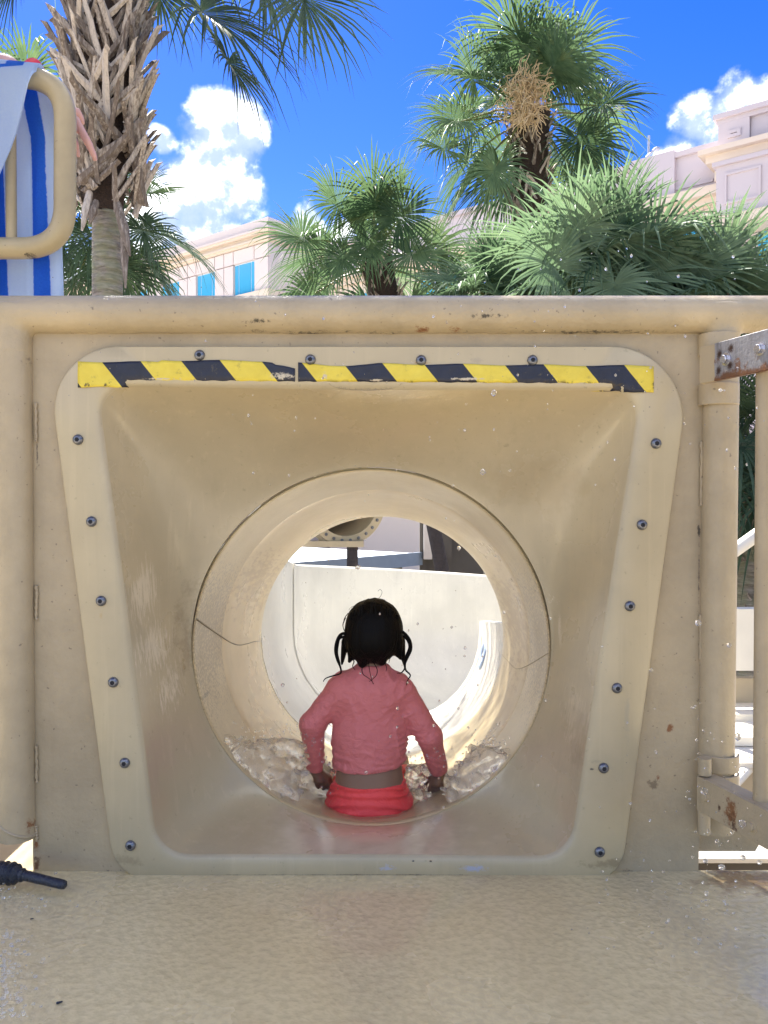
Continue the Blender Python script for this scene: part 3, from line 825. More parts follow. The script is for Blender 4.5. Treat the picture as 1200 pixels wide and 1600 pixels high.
for i in range(nu + 1):
    s = i / nu                              # 0 = right edge, 1 = off to the left
    x_top = P(66 - 330 * s, 120, YL).x
    ztop = zt - .005 + .10 * (cx1 - x_top) / (cx1 + 1.75)
    Lf = max(.012, min(.62, (P(66, 0, YL).x - x_top) * 3.15))   # front flap grows to the left
    Lb = .62
    row = []
    for j in range(nf + 1):                 # front, bottom to top
        q = 1 - j / nf
        z = ztop - Lf * q
        fold = .010 * math.sin(x_top * 46 + z * 6) * q
        row.append((x_top - .02 * q * 0, YL - rl - .004 - abs(.012 * q) + fold, z))
    for k in range(1, 9):
        a = math.pi * k / 8
        row.append((x_top, YL - rl * math.cos(a), ztop + rl * math.sin(a)))
    for j in range(1, nb_ + 1):             # back, top to bottom
        q = j / nb_
        z = ztop - Lb * q
        fold = (.016 * math.sin(x_top * 34 + 1.2 + q * 1.5) + .007 * math.sin(x_top * 90 + q * 3)) * min(1, q * 3)
        row.append((x_top + (.022 + .014 * q) * min(1, q * 5) * (1 - s) + .012 * q * math.sin(6 * s), YL + rl + .014 + fold, z))
    for k, p in enumerate(row):
        V.append(p)
        # stripes run along the towel: distance from its right-hand edge
        if k <= nf:
            d = ((P(66, 0, YL).x - p[0]) * .957 - (ztop - p[2]) * .29)
            U.append((max(.0, d - .036), p[2]))
        else:
            U.append((max(0, (P(66, 0, YL).x - x_top)) * .95 + .012, p[2]))
n1_ = len(V) // (nu + 1)
for i in range(nu):
    for k in range(n1_ - 1):
        Fc.append([i * n1_ + k, i * n1_ + k + 1, (i + 1) * n1_ + k + 1, (i + 1) * n1_ + k])
tw = obj('towel', (V, Fc), M_TOW, None, True, uv=U)
sm = tw.modifiers.new('thickness', 'SOLIDIFY'); sm.thickness = .004; sm.offset = 0
tag(tw, 'white beach towel with blue stripes hung over the bent handrail at left', 'towel')

# ------------------------------------------------------------------ black hose end on the deck
m, t = mat('wet_black_rubber')
n = t.noise(t.pos, 60, 5, .7)
surf(t, t.mix(n, (0.006, .008, .014), (0.03, .035, .055)), t.step(n, .3, .7, .12, .45), n, .8, .006)
M_HOSE = m
hs = thing('hose_end', 'wet black rubber hose end with a thick wrapped sleeve lying on the deck', 'hose', (-.86, 1.66, 0))
a0, a1 = P(104, 1397, 1.655), P(38, 1383, 1.68)
a0.z = .0125; a1.z = .022
a2 = P(-60, 1372, 1.71); a2.z = .026
d = (a0 - a1).normalized()
obj('nozzle', tube([a1 - d * .01, a1 + (a0 - a1) * .5, a0 - d * .010, a0 - d * .004, a0], [.0110, .0100, .0098, .0085, .003], 20), M_HOSE, hs)
pts = [a1.lerp(a2, k / 40) for k in range(41)]
obj('sleeve', tube(pts, [(.010 + .011 * min(1, k / 6)) + .0022 * math.sin(k * 1.7) + rng.uniform(-.0012, .0012) for k in range(41)], 20), M_HOSE, hs)
obj('hose', tube(spline([a2, a2 + Vector((-.3, .02, -.004)), a2 + Vector((-.7, -.3, -.006)), a2 + Vector((-.9, -1.2, -.006))], 10), .020, 16), M_HOSE, hs)

# ------------------------------------------------------------------ hotel buildings
M_STUC = simple('pale_stucco', (0.66, .585, .56), .8, .05, .8, 12, .15, .01)
M_STUC2 = simple('cream_stucco', (0.68, .58, .48), .8, .05, .8, 12, .15, .01)
M_LAV = simple('lilac_stucco', (0.55, .49, .52), .8, .05, .8, 12, .15, .01)
M_GLASS = simple('teal_window_glass', (0.05, .36, .60), .10, .08, .4, 1, .02, .01)
M_FRAME = simple('white_window_frame', (0.55, .66, .74), .5)
wd = Vector((-1.256, 1, 0)).normalized()            # along the facade, away from the camera
wn = Vector((-1, -1.256, 0)).normalized()           # out of the facade
UP = Vector((0, 0, 1))
ZG = -2.4
def ray_u(c0, px):
    k = (px - 600) / F
    return (k * c0.y - c0.x) / (wd.x - k * wd.y)

b1 = thing('hotel_wing', 'pale stucco hotel block with stepped cornice and blue windows behind the left palm', 'building', P(419, 780, 36))
B1 = P(419, 341, 36)
ztop = B1.z; c0 = Vector((B1.x, 36, 0))
sc = 36 / F                                         # metres per pixel at the corner
LW, DW = 46.0, 13.0
rd = -wn                                            # return face runs away to the right
obj('wall', obox(c0, wd, wn, UP, 0, LW, -DW, -.12, ZG, ztop - .1), M_STUC, b1, False)
def course(z0, z1, out, m, nm='cornice'):
    # one profile running round the corner
    obj(nm, obox(c0, wd, wn, UP, -out, LW + out, -DW - out, out, z0, z1), m, b1, False)
course(ztop - 16 * sc, ztop, .16, M_STUC, 'parapet')
course(ztop - 19 * sc, ztop - 16 * sc - .003, .34, M_STUC)
course(ztop - 22.5 * sc, ztop - 19 * sc - .003, .24, M_STUC2)
course(ztop - 29.5 * sc, ztop - 22.5 * sc - .003, .05, M_STUC2)
course(ztop - 32 * sc, ztop - 29.5 * sc - .003, .22, M_STUC2)
course(ztop - 35 * sc, ztop - 32 * sc - .003, .10, M_STUC2)
zc = ztop - 35 * sc - .01
WIN = [(365.5, 398), (307.5, 336.5), (253.5, 281), (213, 231), (168, 182), (128, 140)]
zwt = P(398, 405.5, (c0 + wd * ray_u(c0, 398)).y).z
zwb = P(398, 455, (c0 + wd * ray_u(c0, 398)).y).z
edges = [0.0]
for a, b in WIN:
    edges += [ray_u(c0, b), ray_u(c0, a)]
edges.append(LW)
G = .025
def panel(a, b, z0, z1):
    if b - a > .06: obj('wall_panel', obox(c0, wd, wn, UP, a + G, b - G, -.119, 0, z0 + G, z1 - G), M_STUC, b1, False)
rows = [(zwt, zc)]
step = zwt - zwb
for i in range(len(edges) - 1):
    a, b = edges[i], edges[i + 1]
    iswin = i % 2 == 1
    mids = [a, (a + b) / 2, b] if (not iswin and i not in (0, len(edges) - 2)) else [a, b]
    for q in range(len(mids) - 1):
        panel(mids[q], mids[q + 1], zwt, zc)
        if not iswin: panel(mids[q], mids[q + 1], zwb - .05, zwt)
course(zwb - .55, zwb - .05, .14, M_STUC2, 'string_course')
zz = zwb - .56
while zz > ZG + 1:
    for i in range(len(edges) - 1): panel(edges[i], edges[i + 1], max(ZG, zz - 3.0), zz)
    zz -= 3.0
wi = None
for a, b in WIN:
    ua, ub = ray_u(c0, b), ray_u(c0, a)
    f = obj('window', obox(c0, wd, wn, UP, ua, ub, -.118, -.10, zwb - .05, zwt), M_FRAME, b1, False)
    w3 = ub - ua
    for (s0, s1) in ((.02, .19), (.22, .78), (.81, .98)):
        obj('pane', obox(c0, wd, wn, UP, ua + w3 * s0, ua + w3 * s1, -.10, -.085, zwb, zwt - .05), M_GLASS, f, False)

b2 = thing('hotel_tower', 'lilac and cream stucco hotel block with panelled parapet behind the right palms', 'building', P(1125, 780, 26))
Y2 = 26
c2 = Vector((P(1125, 0, Y2).x, Y2, 0)); s2 = Y2 / F
zt2 = P(1125, 182, Y2).z
# projecting pavilion, right of px 1125, coming towards the camera
LP = -13.0
def pv(name, a, b, n0, n1, z0, z1, m): return obj(name, obox(c2, wd, wn, UP, a, b, n0, n1, z0, z1), m, b2, False)
pv('wall', LP, -.02, -9, -.06, ZG, zt2 - .2, M_LAV)
pv('parapet_cap', LP, .14, -9, .20, zt2 - .16, zt2, M_LAV)
pv('parapet_cap', LP, .06, -9, .10, zt2 - .30, zt2 - .163, M_LAV)
def pixz(y, px): return P(px, y, (c2 + wd * ray_u(c2, px)).y).z
zpb = pixz(238, 1126); zcb = pixz(258, 1126)
uA, uB = ray_u(c2, 1168), 0.0
pv('pier', uA, uB - .0, -.5, .10, zpb, zt2 - .303, M_LAV)
def frame_panel(a, b, n, z0, z1, m, w_=.10):
    for (x0, x1, y0, y1) in ((a, b, z0, z0 + w_), (a, b, z1 - w_, z1), (a, a + w_, z0 + w_ + .002, z1 - w_ - .002), (b - w_, b, z0 + w_ + .002, z1 - w_ - .002)):
        pv('panel_moulding', x0, x1, n, n + .05, y0, y1, m)
frame_panel(uA + .25, uB - .30, .101, zpb + .35, zt2 - .60, M_LAV)
pv('parapet_panel', LP, uA - .02, -.5, -.02, zpb, zt2 - .303, M_LAV)
pv('parapet_panel', LP, uA - .3, -.019, .03, zpb + .1, zpb + .35, M_LAV)
pv('cornice', LP, .48, -9, .62, zcb + .24, zpb - .003, M_STUC2)
pv('cornice', LP, .30, -9, .40, zcb, zcb + .237, M_STUC2)
pv('cornice', LP, .10, -9, .12, zcb - .5, zcb - .003, M_STUC2)
zg1, zg0 = zcb - .52, zcb - 1.0
pv('window', LP, uA + .9, -.059, .0, zg0, zg1, M_GLASS)
zb1 = pixz(282, 1126)
pv('balcony_front', LP + 2, -.25, -.055, 1.15, zb1 - 1.55, zb1, M_LAV)
pv('balcony_cap', LP + 2, -.15, -.05, 1.25, zb1 + .003, zb1 + .14, M_LAV)
frame_panel(-1.55, -.5, 1.151, zb1 - 1.2, zb1 - .25, M_LAV, .07)
frame_panel(-2.9, -1.85, 1.151, zb1 - 1.2, zb1 - .25, M_LAV, .07)
pv('string_course', LP, .1, -.055, 1.3, zb1 - 1.85, zb1 - 1.553, M_STUC2)
pv('window', LP, -1.2, -.058, .01, zb1 - 4.2, zb1 - 1.9, M_GLASS)
# lower wing running away to the left
zt3 = pixz(212, 1122)
pv('wall', .0, 17.5, -9, -.55, ZG, zt3 - .2, M_STUC2)
pv('parapet', .0, 17.5, -9, -.45, zt3 - 1.45, zt3 - .18, M_LAV)
pv('parapet_cap', .0, 17.6, -9, -.32, zt3 - .178, zt3, M_LAV)
u1, u2 = ray_u(c2, 1046), ray_u(c2, 1012)
pv('pier', u1, u1 + 1.5, -1, -.30, zt3 - 1.45, zt3 + .08, M_LAV)
pv('cornice', .0, 17.7, -9, -.10, zt3 - 1.75, zt3 - 1.453, M_STUC2)
pv('cornice', .0, 17.6, -9, -.35, zt3 - 1.98, zt3 - 1.753, M_STUC2)
for k in range(6):
    pv('parapet_moulding', .3 + 2.7 * k, 2.6 + 2.7 * k, -.449, -.40, zt3 - 1.25, zt3 - 1.15, M_LAV)
for k in range(5):
    f = pv('window', .25 + 3.4 * k, 2.0 + 3.4 * k, -.549, -.52, zt3 - 4.6, zt3 - 2.5, M_GLASS)
    pv('window_sill', .15 + 3.4 * k, 2.1 + 3.4 * k, -.548, -.40, zt3 - 4.75, zt3 - 4.603, M_LAV)
mast = tag(obj('roof_antenna', join(tube([P(1013, 262, 30), P(1014, 212, 30)], .045, 8), tube([P(1010, 246, 29.9), P(1024, 232, 29.9)], .05, 6), tube([P(1024, 232, 29.9), P(1030, 234, 29.9)], .09, 8)), simple('antenna_grey', (0.3, .33, .4), .5)),
    'thin grey antenna on the parapet beside the right cloud', 'antenna')

# ------------------------------------------------------------------ seen through the tube: second slide, pump house, trunks
M_SL2 = fibreglass('second_slide_fibreglass', (0.62, .50, .31), rough=.35)
YS2 = 10.6
s2t = thing('second_slide', 'beige tube slide with bolted round flange on a beam, seen high through the tube', 'water slide', P(545, 880, YS2))
cc = P(542, 786, YS2); RS = .44
fax = Vector((-.45, 1, .05)).normalized(); fsx = fax.cross(UP).normalized(); fsz = fsx.cross(fax)
def cr(r, d, c=cc, n=48): return [c + fax * d + fsx * r * math.cos(2 * math.pi * k / n) + fsz * r * math.sin(2 * math.pi * k / n) for k in range(n)]
obj('flange', loft([cr(RS, .05), cr(RS, 0), cr(RS + .12, 0), cr(RS + .12, .05), cr(RS, .05)]), M_SL2, s2t, True, angle=R(40))
obj('tube', loft([cr(RS + .003, .051), cr(RS + .003, 3.2), cr(RS + .03, 3.2), cr(RS + .03, .052), cr(RS + .003, .051)]), M_SL2, s2t, True, angle=R(40))
obj('tube_end', loft([cr(RS, 3.2), cr(.01, 3.25)]), M_SL2, s2t)
bp = None
for k in range(26):
    a = 2 * math.pi * k / 26
    q = cc + fsx * (RS + .06) * math.cos(a) + fsz * (RS + .06) * math.sin(a) - fax * .001
    if bp is None:
        bp = hexbolt('bolt', q, .016, .016, M_BOLT, s2t, -fax); base = q
    else:
        b = bp.copy(); COL.objects.link(b); b.parent = s2t; b.location = bp.location + (q - base)
# the section beside it
cc2 = P(468, 770, 10.9)
obj('flange', loft([cr(RS, .05, cc2), cr(RS, 0, cc2), cr(RS + .12, 0, cc2), cr(RS + .12, .05, cc2), cr(RS, .05, cc2)]), M_SL2, s2t, True, angle=R(40))
obj('tube', loft([cr(RS + .003, .051, cc2), cr(RS + .003, 3, cc2), cr(RS + .03, 3, cc2), cr(RS + .03, .052, cc2), cr(RS + .003, .051, cc2)]), M_SL2, s2t, True, angle=R(40))
zb0, zb1_ = P(500, 854, YS2).z, P(500, 845, YS2).z
obj('support_beam', box(P(410, 0, YS2).x, P(568, 0, YS2).x, YS2 - .12, YS2 + .12, zb0, zb1_), M_SL2, s2t, False)
obj('brace', tube([P(510, 846, YS2 + .05), P(470, 812, YS2 + .1)], .05, 8), M_SL2, s2t)
obj('brace', tube([P(440, 846, YS2 + .05), P(490, 812, YS2 + .1)], .05, 8), M_SL2, s2t)
M_TRK = simple('shade_dark_bark', (0.055, .045, .045), .85, .5, 14, 30, .8, .03)  # bark darkened to hold the shade on the small palm's trunk
obj('support_post', tube([(P(550, 0, YS2).x, YS2, ZG), (P(550, 0, YS2).x, YS2, zb0 - .002)], .075, 16), M_TRK, s2t)

M_ROOF = simple('white_roof_coating', (0.62, .68, .78), .6, .05, 2, 20, .1, .01)
M_FASC = simple('shade_grey_fascia', (0.22, .27, .34), .6)  # grey-blue puts the fascia's shade into its colour
M_DARKW = simple('brown_shaded_wall', (0.10, .085, .068), .8, .15)  # dark brown carries the walls' shade in the colour
ph = thing('pump_house', 'low building with white flat roof and shade-grey fascia over shade-dark walls, through the tube', 'building', P(600, 890, 14))
f0, f1 = P(400, 887, 12.2), P(657, 858, 15.4)
zr0 = f0.z; f1.z = zr0
fd = (f1 - f0); fd.z = 0; flen = fd.length; fd.normalize()
fn = Vector((fd.y, -fd.x, 0));  fn = fn if fn.y < 0 else -fn
obj('roof', obox((f0.x, f0.y, zr0), fd, -fn, UP, -9, flen, 0, 14, -.06, 0), M_ROOF, ph, False)
obj('fascia', obox((f0.x, f0.y, zr0), fd, -fn, UP, -9, flen, -.05, -.003, -.22, 0.03), M_FASC, ph, False)
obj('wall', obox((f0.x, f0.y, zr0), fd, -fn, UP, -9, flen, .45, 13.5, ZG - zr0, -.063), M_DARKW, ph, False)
M_PALE = simple('pale_panel', (0.66, .58, .50), .7)
gw = thing('garden_wall', 'dark brown garden wall behind the trunk at the right of the tube view', 'wall', P(740, 900, 15))
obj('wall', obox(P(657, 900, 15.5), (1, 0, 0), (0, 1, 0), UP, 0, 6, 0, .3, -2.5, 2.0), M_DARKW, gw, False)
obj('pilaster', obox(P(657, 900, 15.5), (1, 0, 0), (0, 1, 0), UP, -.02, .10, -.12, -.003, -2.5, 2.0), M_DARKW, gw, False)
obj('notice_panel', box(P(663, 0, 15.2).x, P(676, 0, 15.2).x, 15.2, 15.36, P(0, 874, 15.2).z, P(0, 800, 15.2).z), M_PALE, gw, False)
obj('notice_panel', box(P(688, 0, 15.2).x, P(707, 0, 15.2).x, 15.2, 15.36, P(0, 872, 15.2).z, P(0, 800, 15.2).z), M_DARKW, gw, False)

# ------------------------------------------------------------------ palms
def leafmat(name, dark, light, yel=0.25, trans=.42):
    m, t = mat(name)
    info = t.add('ShaderNodeObjectInfo').outputs['Random']
    n = t.noise(t.pos, 9, 3)
    c = t.mix(t.step(t.math('ADD', t.math('MULTIPLY', n, .8), t.math('MULTIPLY', info, .5)), .35, .85), dark, light)
    c = t.mix(t.math('MULTIPLY', t.step(t.noise(t.pos, 5.5, 2), .56, .7), yel), c, (0.26, .25, .055))
    b = surf(t, c, .55, Specular_IOR_Level=.22)
    tr = t.add('ShaderNodeBsdfTranslucent', Color=t.mix(.5, c, (0.17, .27, .11)))
    mx = t.add('ShaderNodeMixShader', i0=trans, i1=b, i2=tr)
    t.l.new(mx.outputs[0], t.out.inputs[0])
    return m
M_LEAF = leafmat('palm_leaf', (0.03, .07, .036), (0.13, .205, .10), .22, .34)
M_LEAFB = leafmat('palm_leaf_bluish', (0.045, .095, .06), (0.19, .275, .17), .08, .36)
M_LEAFD = leafmat('palm_leaf_dark', (0.025, .05, .03), (0.06, .10, .055), .1, .16)
M_PET = simple('palm_petiole', (0.16, .19, .06), .5)
M_BOOT = None
m, t = mat('dry_leaf_base')
info = t.add('ShaderNodeObjectInfo').outputs['Random']
st = t.noise(t.vm('MULTIPLY', t.pos, (55, 55, 9)), 1.0, 5, .65)
c = t.mix(t.step(t.math('ADD', st, t.math('MULTIPLY', t.math('SUBTRACT', info, .5), .35)), .30, .72), (0.15, .115, .09), (0.56, .49, .42))
c = t.mix(t.math('MULTIPLY', t.step(t.noise(t.pos, 38, 4, .7), .60, .72), .6), c, (0.07, .05, .04))
surf(t, c, .8, st, .6, .006)
M_BOOT = m
m, t = mat('palm_trunk_bark')
st = t.noise(t.vm('MULTIPLY', t.pos, (12, 12, 60)), 1.0, 5, .7)
rg_ = t.math('SINE', t.math('ADD', t.math('MULTIPLY', t.add('ShaderNodeSeparateXYZ', Vector=t.pos).outputs[2], 75.0), t.math('MULTIPLY', st, 5.0)))
c = t.mix(t.step(st, .3, .7), (0.15, .125, .10), (0.40, .35, .30))
c = t.mix(t.math('MULTIPLY', t.step(t.noise(t.pos, 5, 4), .42, .62), .55), c, (0.25, .27, .14))
surf(t, c, .9, t.math('ADD', st, t.math('MULTIPLY', rg_, .35)), .8, .02)
M_BARK = m
M_FIB = simple('dark_trunk_core', (0.045, .028, .02), .95, .5, 20, 60, .9, .03)
GRAV = Vector((0, 0, -1))

def frond_mesh(base, hub, aim, nrm, L, r, nseg=42, droop=.5, spread=150, mt=None, parent=None, petw=.014):
    """one costapalmate fan leaf: petiole from base to hub, blades fanning round the direction aim"""
    aim = aim.normalized(); nrm = (nrm - aim * nrm.dot(aim)).normalized(); side = aim.cross(nrm)
    V, Fc, MI = [], [], []
    # petiole
    mid = base.lerp(hub, .5) + Vector((0, 0, 1)) * (hub - base).length * .06
    pp = [base.lerp(mid, k / 4) for k in range(4)] + [mid.lerp(hub, k / 4) for k in range(5)]
    tv, tf = tube(pp, [petw * 1.5 - petw * .8 * k / 8 for k in range(9)], 5, False)
    V += tv; Fc += tf; MI += [1] * len(tf)
    NS_ = 6
    ss = [0, .2, .42, .62, .82, 1.0]
    dphi = R(2 * spread) / nseg
    for i in range(nseg):
        f = (i + .5) / nseg * 2 - 1
        phi = R(spread) * f + r.uniform(-.03, .03)
        cosp, sinp = math.cos(phi), math.sin(phi)
        d = (aim * cosp + side * sinp + nrm * (.10 + .28 * abs(math.sin(phi * .6)))).normalized()
        Ls = L * (1.0 - .38 * abs(f) ** 1.6) * r.uniform(.86, 1.08)
        costa = aim * (L * .16 * (1 - abs(f)) ** .8)
        gr = droop * r.uniform(.6, 1.5)
        kink = r.uniform(.5, .9) if r.random() < .25 else 2.0
        wv = d.cross(nrm).normalized()
        twist = r.uniform(-.5, .5)
        off = len(V)
        wmax = min(L * .42 * dphi * 1.1, .036 * max(L, .7))
        bend = side * r.uniform(-.06, .06)
        for k, s in enumerate(ss):
            p = hub + costa + d * (Ls * s) + GRAV * (Ls * gr * (s ** 3.0) * .62) + bend * (Ls * s * s)
            if s > kink: p += GRAV * Ls * (s - kink) * .55 - d * Ls * (s - kink) * .4
            wd_ = wmax * min(1.0, s / .42 * 1.0 + .12) * (1 if s <= .42 else max(.03, ((1 - s) / .58) ** .75)) * .5
            wl = (wv * math.cos(twist * s) + nrm * math.sin(twist * s)) * wd_
            up = nrm * wd_ * .55
            V += [p - wl + up, p, p + wl + up]
        for k in range(NS_ - 1):
            a = off + 3 * k
            Fc += [[a, a + 1, a + 4, a + 3], [a + 1, a + 2, a + 5, a + 4]]; MI += [0, 0]
    return obj('frond', (V, Fc, MI), [mt or M_LEAF, M_PET], parent, True)

def dirv3(az, el): return Vector((math.sin(az) * math.cos(el), math.cos(az) * math.cos(el), math.sin(el)))
def crown(root, c, n, size, r, el_hi=80, el_lo=-35, mt=None, pet=.85, leaf=.95, droop=.55, nseg=42, skip=None, power=.8):
    for i in range(n):
        az = i * 2.39996 + r.uniform(-.25, .25)
        fr = (i + .5) / n
        el = R(el_hi + (el_lo - el_hi) * fr ** power) + r.uniform(-.1, .1)
        d = dirv3(az, el)
        if skip and skip(d): continue
        Lp = size * pet * r.uniform(.8, 1.1) * (.75 + .25 * math.cos(el))
        base = c + Vector((d.x, d.y, 0)) * .07 * size + Vector((0, 0, -.12 * fr * size))
        hub = base + d * Lp + GRAV * Lp * .10
        g_ = max(0.0, .95 - .75 * math.sin(max(0.0, el))) * r.uniform(.6, 1.2)
        aim = (d + GRAV * g_).normalized()
        n_ = Vector((d.x, d.y, .55)) if aim.z < .5 else Vector((-d.x, -d.y, .3))
        n_ = n_ + Vector((-d.y, d.x, 0)) * r.uniform(-.7, .7)
        frond_mesh(base, hub, aim, n_, size * leaf * r.uniform(.85, 1.1), r, nseg, droop, 152, mt, root, .012 * size)

BOOTM = []
def boot_variants():
    for v in range(6):
        r = random.Random(40 + v)
        Vv, Ff = [], []
        fork = r.uniform(.30, .52)
        for sgn in ((-1, 1) if v != 5 else (1,)):
            n = 5; o_ = len(Vv)
            ext = r.uniform(.75, 1.1)
            for k in range(n + 1):
                s = k / n
                yc = sgn * fork * (1 - s) ** 1.1 * (1 if v != 5 else .2) + r.uniform(-.012, .012)
                hw = (.120 - .045 * s) * r.uniform(.9, 1.1) * .72
                x = .02 + .20 * s * s + .04 * s + (.02 if sgn > 0 else 0) - (.62 - math.sqrt(max(.62 ** 2 - yc * yc, .03)))
                z = ext * s
                th = .045 - .015 * s
                Vv += [(x - .03, yc - hw, z), (x + .018, yc + r.uniform(-.01, .01), z), (x - .03, yc + hw, z), (x - .03 - th, yc + hw * .8, z), (x - .03 - th, yc - hw * .8, z)]
            for k in range(n):
                for q in range(5):
                    a = o_ + k * 5; q2 = (q + 1) % 5
                    Ff.append([a + q, a + q2, a + 5 + q2, a + 5 + q])
            e = o_ + n * 5
            Vv.append((Vv[e + 1][0] + .04, Vv[e + 1][1] + sgn * .02, ext * r.uniform(1.0, 1.12))); tip = len(Vv) - 1
            for q in range(5): Ff.append([e + q, e + (q + 1) % 5, tip])
            Ff.append([o_ + 4, o_ + 3, o_ + 2, o_ + 1, o_])
        me = bpy.data.meshes.new('leaf_base'); me.from_pydata(Vv, [], Ff); me.materials.append(M_BOOT)
        BOOTM.append(me)
boot_variants()
def boots(root, path, r, n, length, rad, tilt=.0, cross=.35):
    """old leaf bases: a spiral up the path, leaning alternately left and right"""
    seglen = [(path[k + 1] - path[k]).length for k in range(len(path) - 1)]; tot = sum(seglen)
    for i in range(n):
        s = (i + .5) / n * tot; k = 0
        while k < len(seglen) - 1 and s > seglen[k]: s -= seglen[k]; k += 1
        p = path[k].lerp(path[k + 1], s / seglen[k])
        az = i * 2.39996 + r.uniform(-.25, .25)
        L = length * r.uniform(.65, 1.2)
        o = bpy.data.objects.new('leaf_base', BOOTM[r.randrange(6)]); COL.objects.link(o)
        o.parent = root
        lean = (cross if i % 2 else -cross) * .55 + r.uniform(-.3, .3)
        M_ = Matrix.Rotation(az, 4, 'Z') @ Matrix.Translation((rad * .80, 0, 0)) @ Matrix.Rotation(lean, 4, 'X') @ Matrix.Rotation(r.uniform(-.05, .20) + tilt, 4, 'Y')
        o.matrix_local = Matrix.Translation(p - ORG[root]) @ M_ @ Matrix.Diagonal((L * .8, L * r.uniform(.8, 1.15), L, 1))
        ORG[o] = p

def trunk_tube(root, pts, rads, mt, name='trunk', n=20): return obj(name, tube(spline(pts, 6), list(np.interp(np.linspace(0, 1, (len(pts) - 1) * 6 + 1), np.linspace(0, 1, len(rads)), rads)), n), mt, root)

# tall palm at the left: smooth trunk below, criss-crossed leaf bases above
YA = 6.2
lp_ = thing('cabbage_palm', 'tall palm at left with criss-crossed dry leaf bases and smooth grey lower trunk', 'palm tree', (P(168, 460, YA).x, YA, ZG), 'cabbage palms')
pa = [Vector((P(166, 460, YA).x, YA, ZG)), P(168, 460, YA), P(167, 320, YA)]
pa[2] = P(167, 332, YA)
trunk_tube(lp_, pa, [S(27, YA), S(23, YA), S(21, YA)], M_BARK)
pb = [P(167, 333, YA), P(166, 230, YA), P(163, 110, YA), P(165, 0, YA), P(172, -160, YA)]
trunk_tube(lp_, pb, [S(22, YA), S(36, YA), S(46, YA), S(46, YA), S(40, YA)], M_FIB, 'trunk_core')
boots(lp_, [P(166, 336, YA), P(166, 230, YA), P(163, 110, YA), P(165, 0, YA), P(172, -90, YA)], random.Random(5), 190, .44, S(54, YA), .06, .60)
r = random.Random(21)
for (px, py, tx, ty, w_) in ((183, 318, 203, 400, .05), (192, 355, 196, 450, .035), (140, 300, 128, 360, .04), (150, 315, 140, 350, .04)):   # hanging dry bases
    a, b = P(px, py, YA - .18), P(tx, ty, YA - .26)
    obj('dry_leaf_base', tube([a, a.lerp(b, .5) + Vector((.01, -.02, 0)), b], [w_ * .6, w_ * .8, .008], 6), M_BOOT, lp_)
ctop = P(176, -175, YA)
def fr(parent, base, hubpx, Yh, aimpx, nrm, L, seed, mt, droop=.45, nseg=44, spread=150, pw=.016):
    h_ = P(hubpx[0], hubpx[1], Yh); a_ = P(aimpx[0], aimpx[1], Yh - .15) - h_
    return frond_mesh(base, h_, a_, Vector(nrm), L, random.Random(seed), nseg, droop, spread, mt, parent, pw)
fr(lp_, ctop, (312, 14), YA - .5, (365, 62), (.5, -.6, .6), .80, 1, M_LEAFD, .6, 52)
fr(lp_, ctop, (356, 95), YA + .1, (385, 150), (.6, -.3, .5), .48, 2, M_LEAFD, .7)
fr(lp_, ctop, (470, -16), YA - .6, (490, 60), (.3, -.8, .4), .68, 3, M_LEAFD, .45, 52)
fr(lp_, ctop, (405, -45), YA + .3, (430, 40), (.5, -.5, .6), .78, 4, M_LEAFD, .6, 52)
fr(lp_, ctop, (245, -20), YA + .5, (258, 60), (.4, -.5, .6), .50, 5, M_LEAFD, .7)
fr(lp_, ctop, (30, -50), YA + .4, (20, 20), (-.5, -.4, .6), .60, 7, M_LEAFD, .7)
crown(lp_, ctop + Vector((0, 0, .3)), 22, 1.25, random.Random(31), 82, 28, M_LEAF, .95, .85, .55, 36)

def cabbage_palm(label, cpx, cpy, Y, size, n, seed, mt, trunk_r, el_lo=-45, boots_n=0, boot_len=.28, pet=.85, leaf=.95, nseg=42, droop=.55, el_hi=82, gx=None, power=.8, skip=None, bark=None, core_r=None):
    core_r = core_r or trunk_r
    c = P(cpx, cpy, Y)
    root = thing('cabbage_palm', label, 'palm tree', ((gx if gx is not None else c.x), Y, ZG), 'cabbage palms')
    g = Vector((gx if gx is not None else c.x, Y, ZG))
    trunk_tube(root, [g, g.lerp(c, .5) + Vector((.03, 0, 0)), c], [trunk_r * 1.15, trunk_r, trunk_r * .9], bark or M_BARK)
    if boots_n:
        top = c; low = g.lerp(c, 1 - min(.9, (boots_n * .022) / max(.5, (c - g).length)))
        trunk_tube(root, [low, top], [core_r * 1.2, core_r * 1.45], M_FIB, 'trunk_core')
        boots(root, [low, top - Vector((0, 0, .1))], random.Random(seed + 100), boots_n, boot_len, core_r * 1.4, .1, .5)
    crown(root, c, n, size, random.Random(seed), el_hi, el_lo, mt, pet, leaf, droop, nseg, skip, power)
    return root, c
YB = 10.0
tp, ctp = cabbage_palm('tall palm at right with a tan seed cluster in its crown', 828, 178, YB, 1.0, 29, 11, M_LEAF, .17, -52, 70, .30, .74, .84, 54, .5,
                       skip=lambda d: d.y < -.45 and d.z < .35)
for k, (hx, hy, ax_, ay_, L_) in enumerate(((742, 128, 715, 40, .80), (800, 60, 790, -40, .85), (885, 98, 925, 20, .84), (700, 235, 650, 215, .62), (935, 165, 1000, 150, .70),
                                          (775, 260, 760, 330, .62), (900, 215, 930, 290, .66), (850, 90, 860, -20, .80), (720, 190, 660, 180, .66))):
    fr(tp, ctp + Vector((0, -.1, 0)), (hx, hy), YB - .35 - .1 * (k % 3), (ax_, ay_), (rng.uniform(-.3, .3), -.8, .5), L_, 200 + k, M_LEAF, .5, 46, 150, .012)
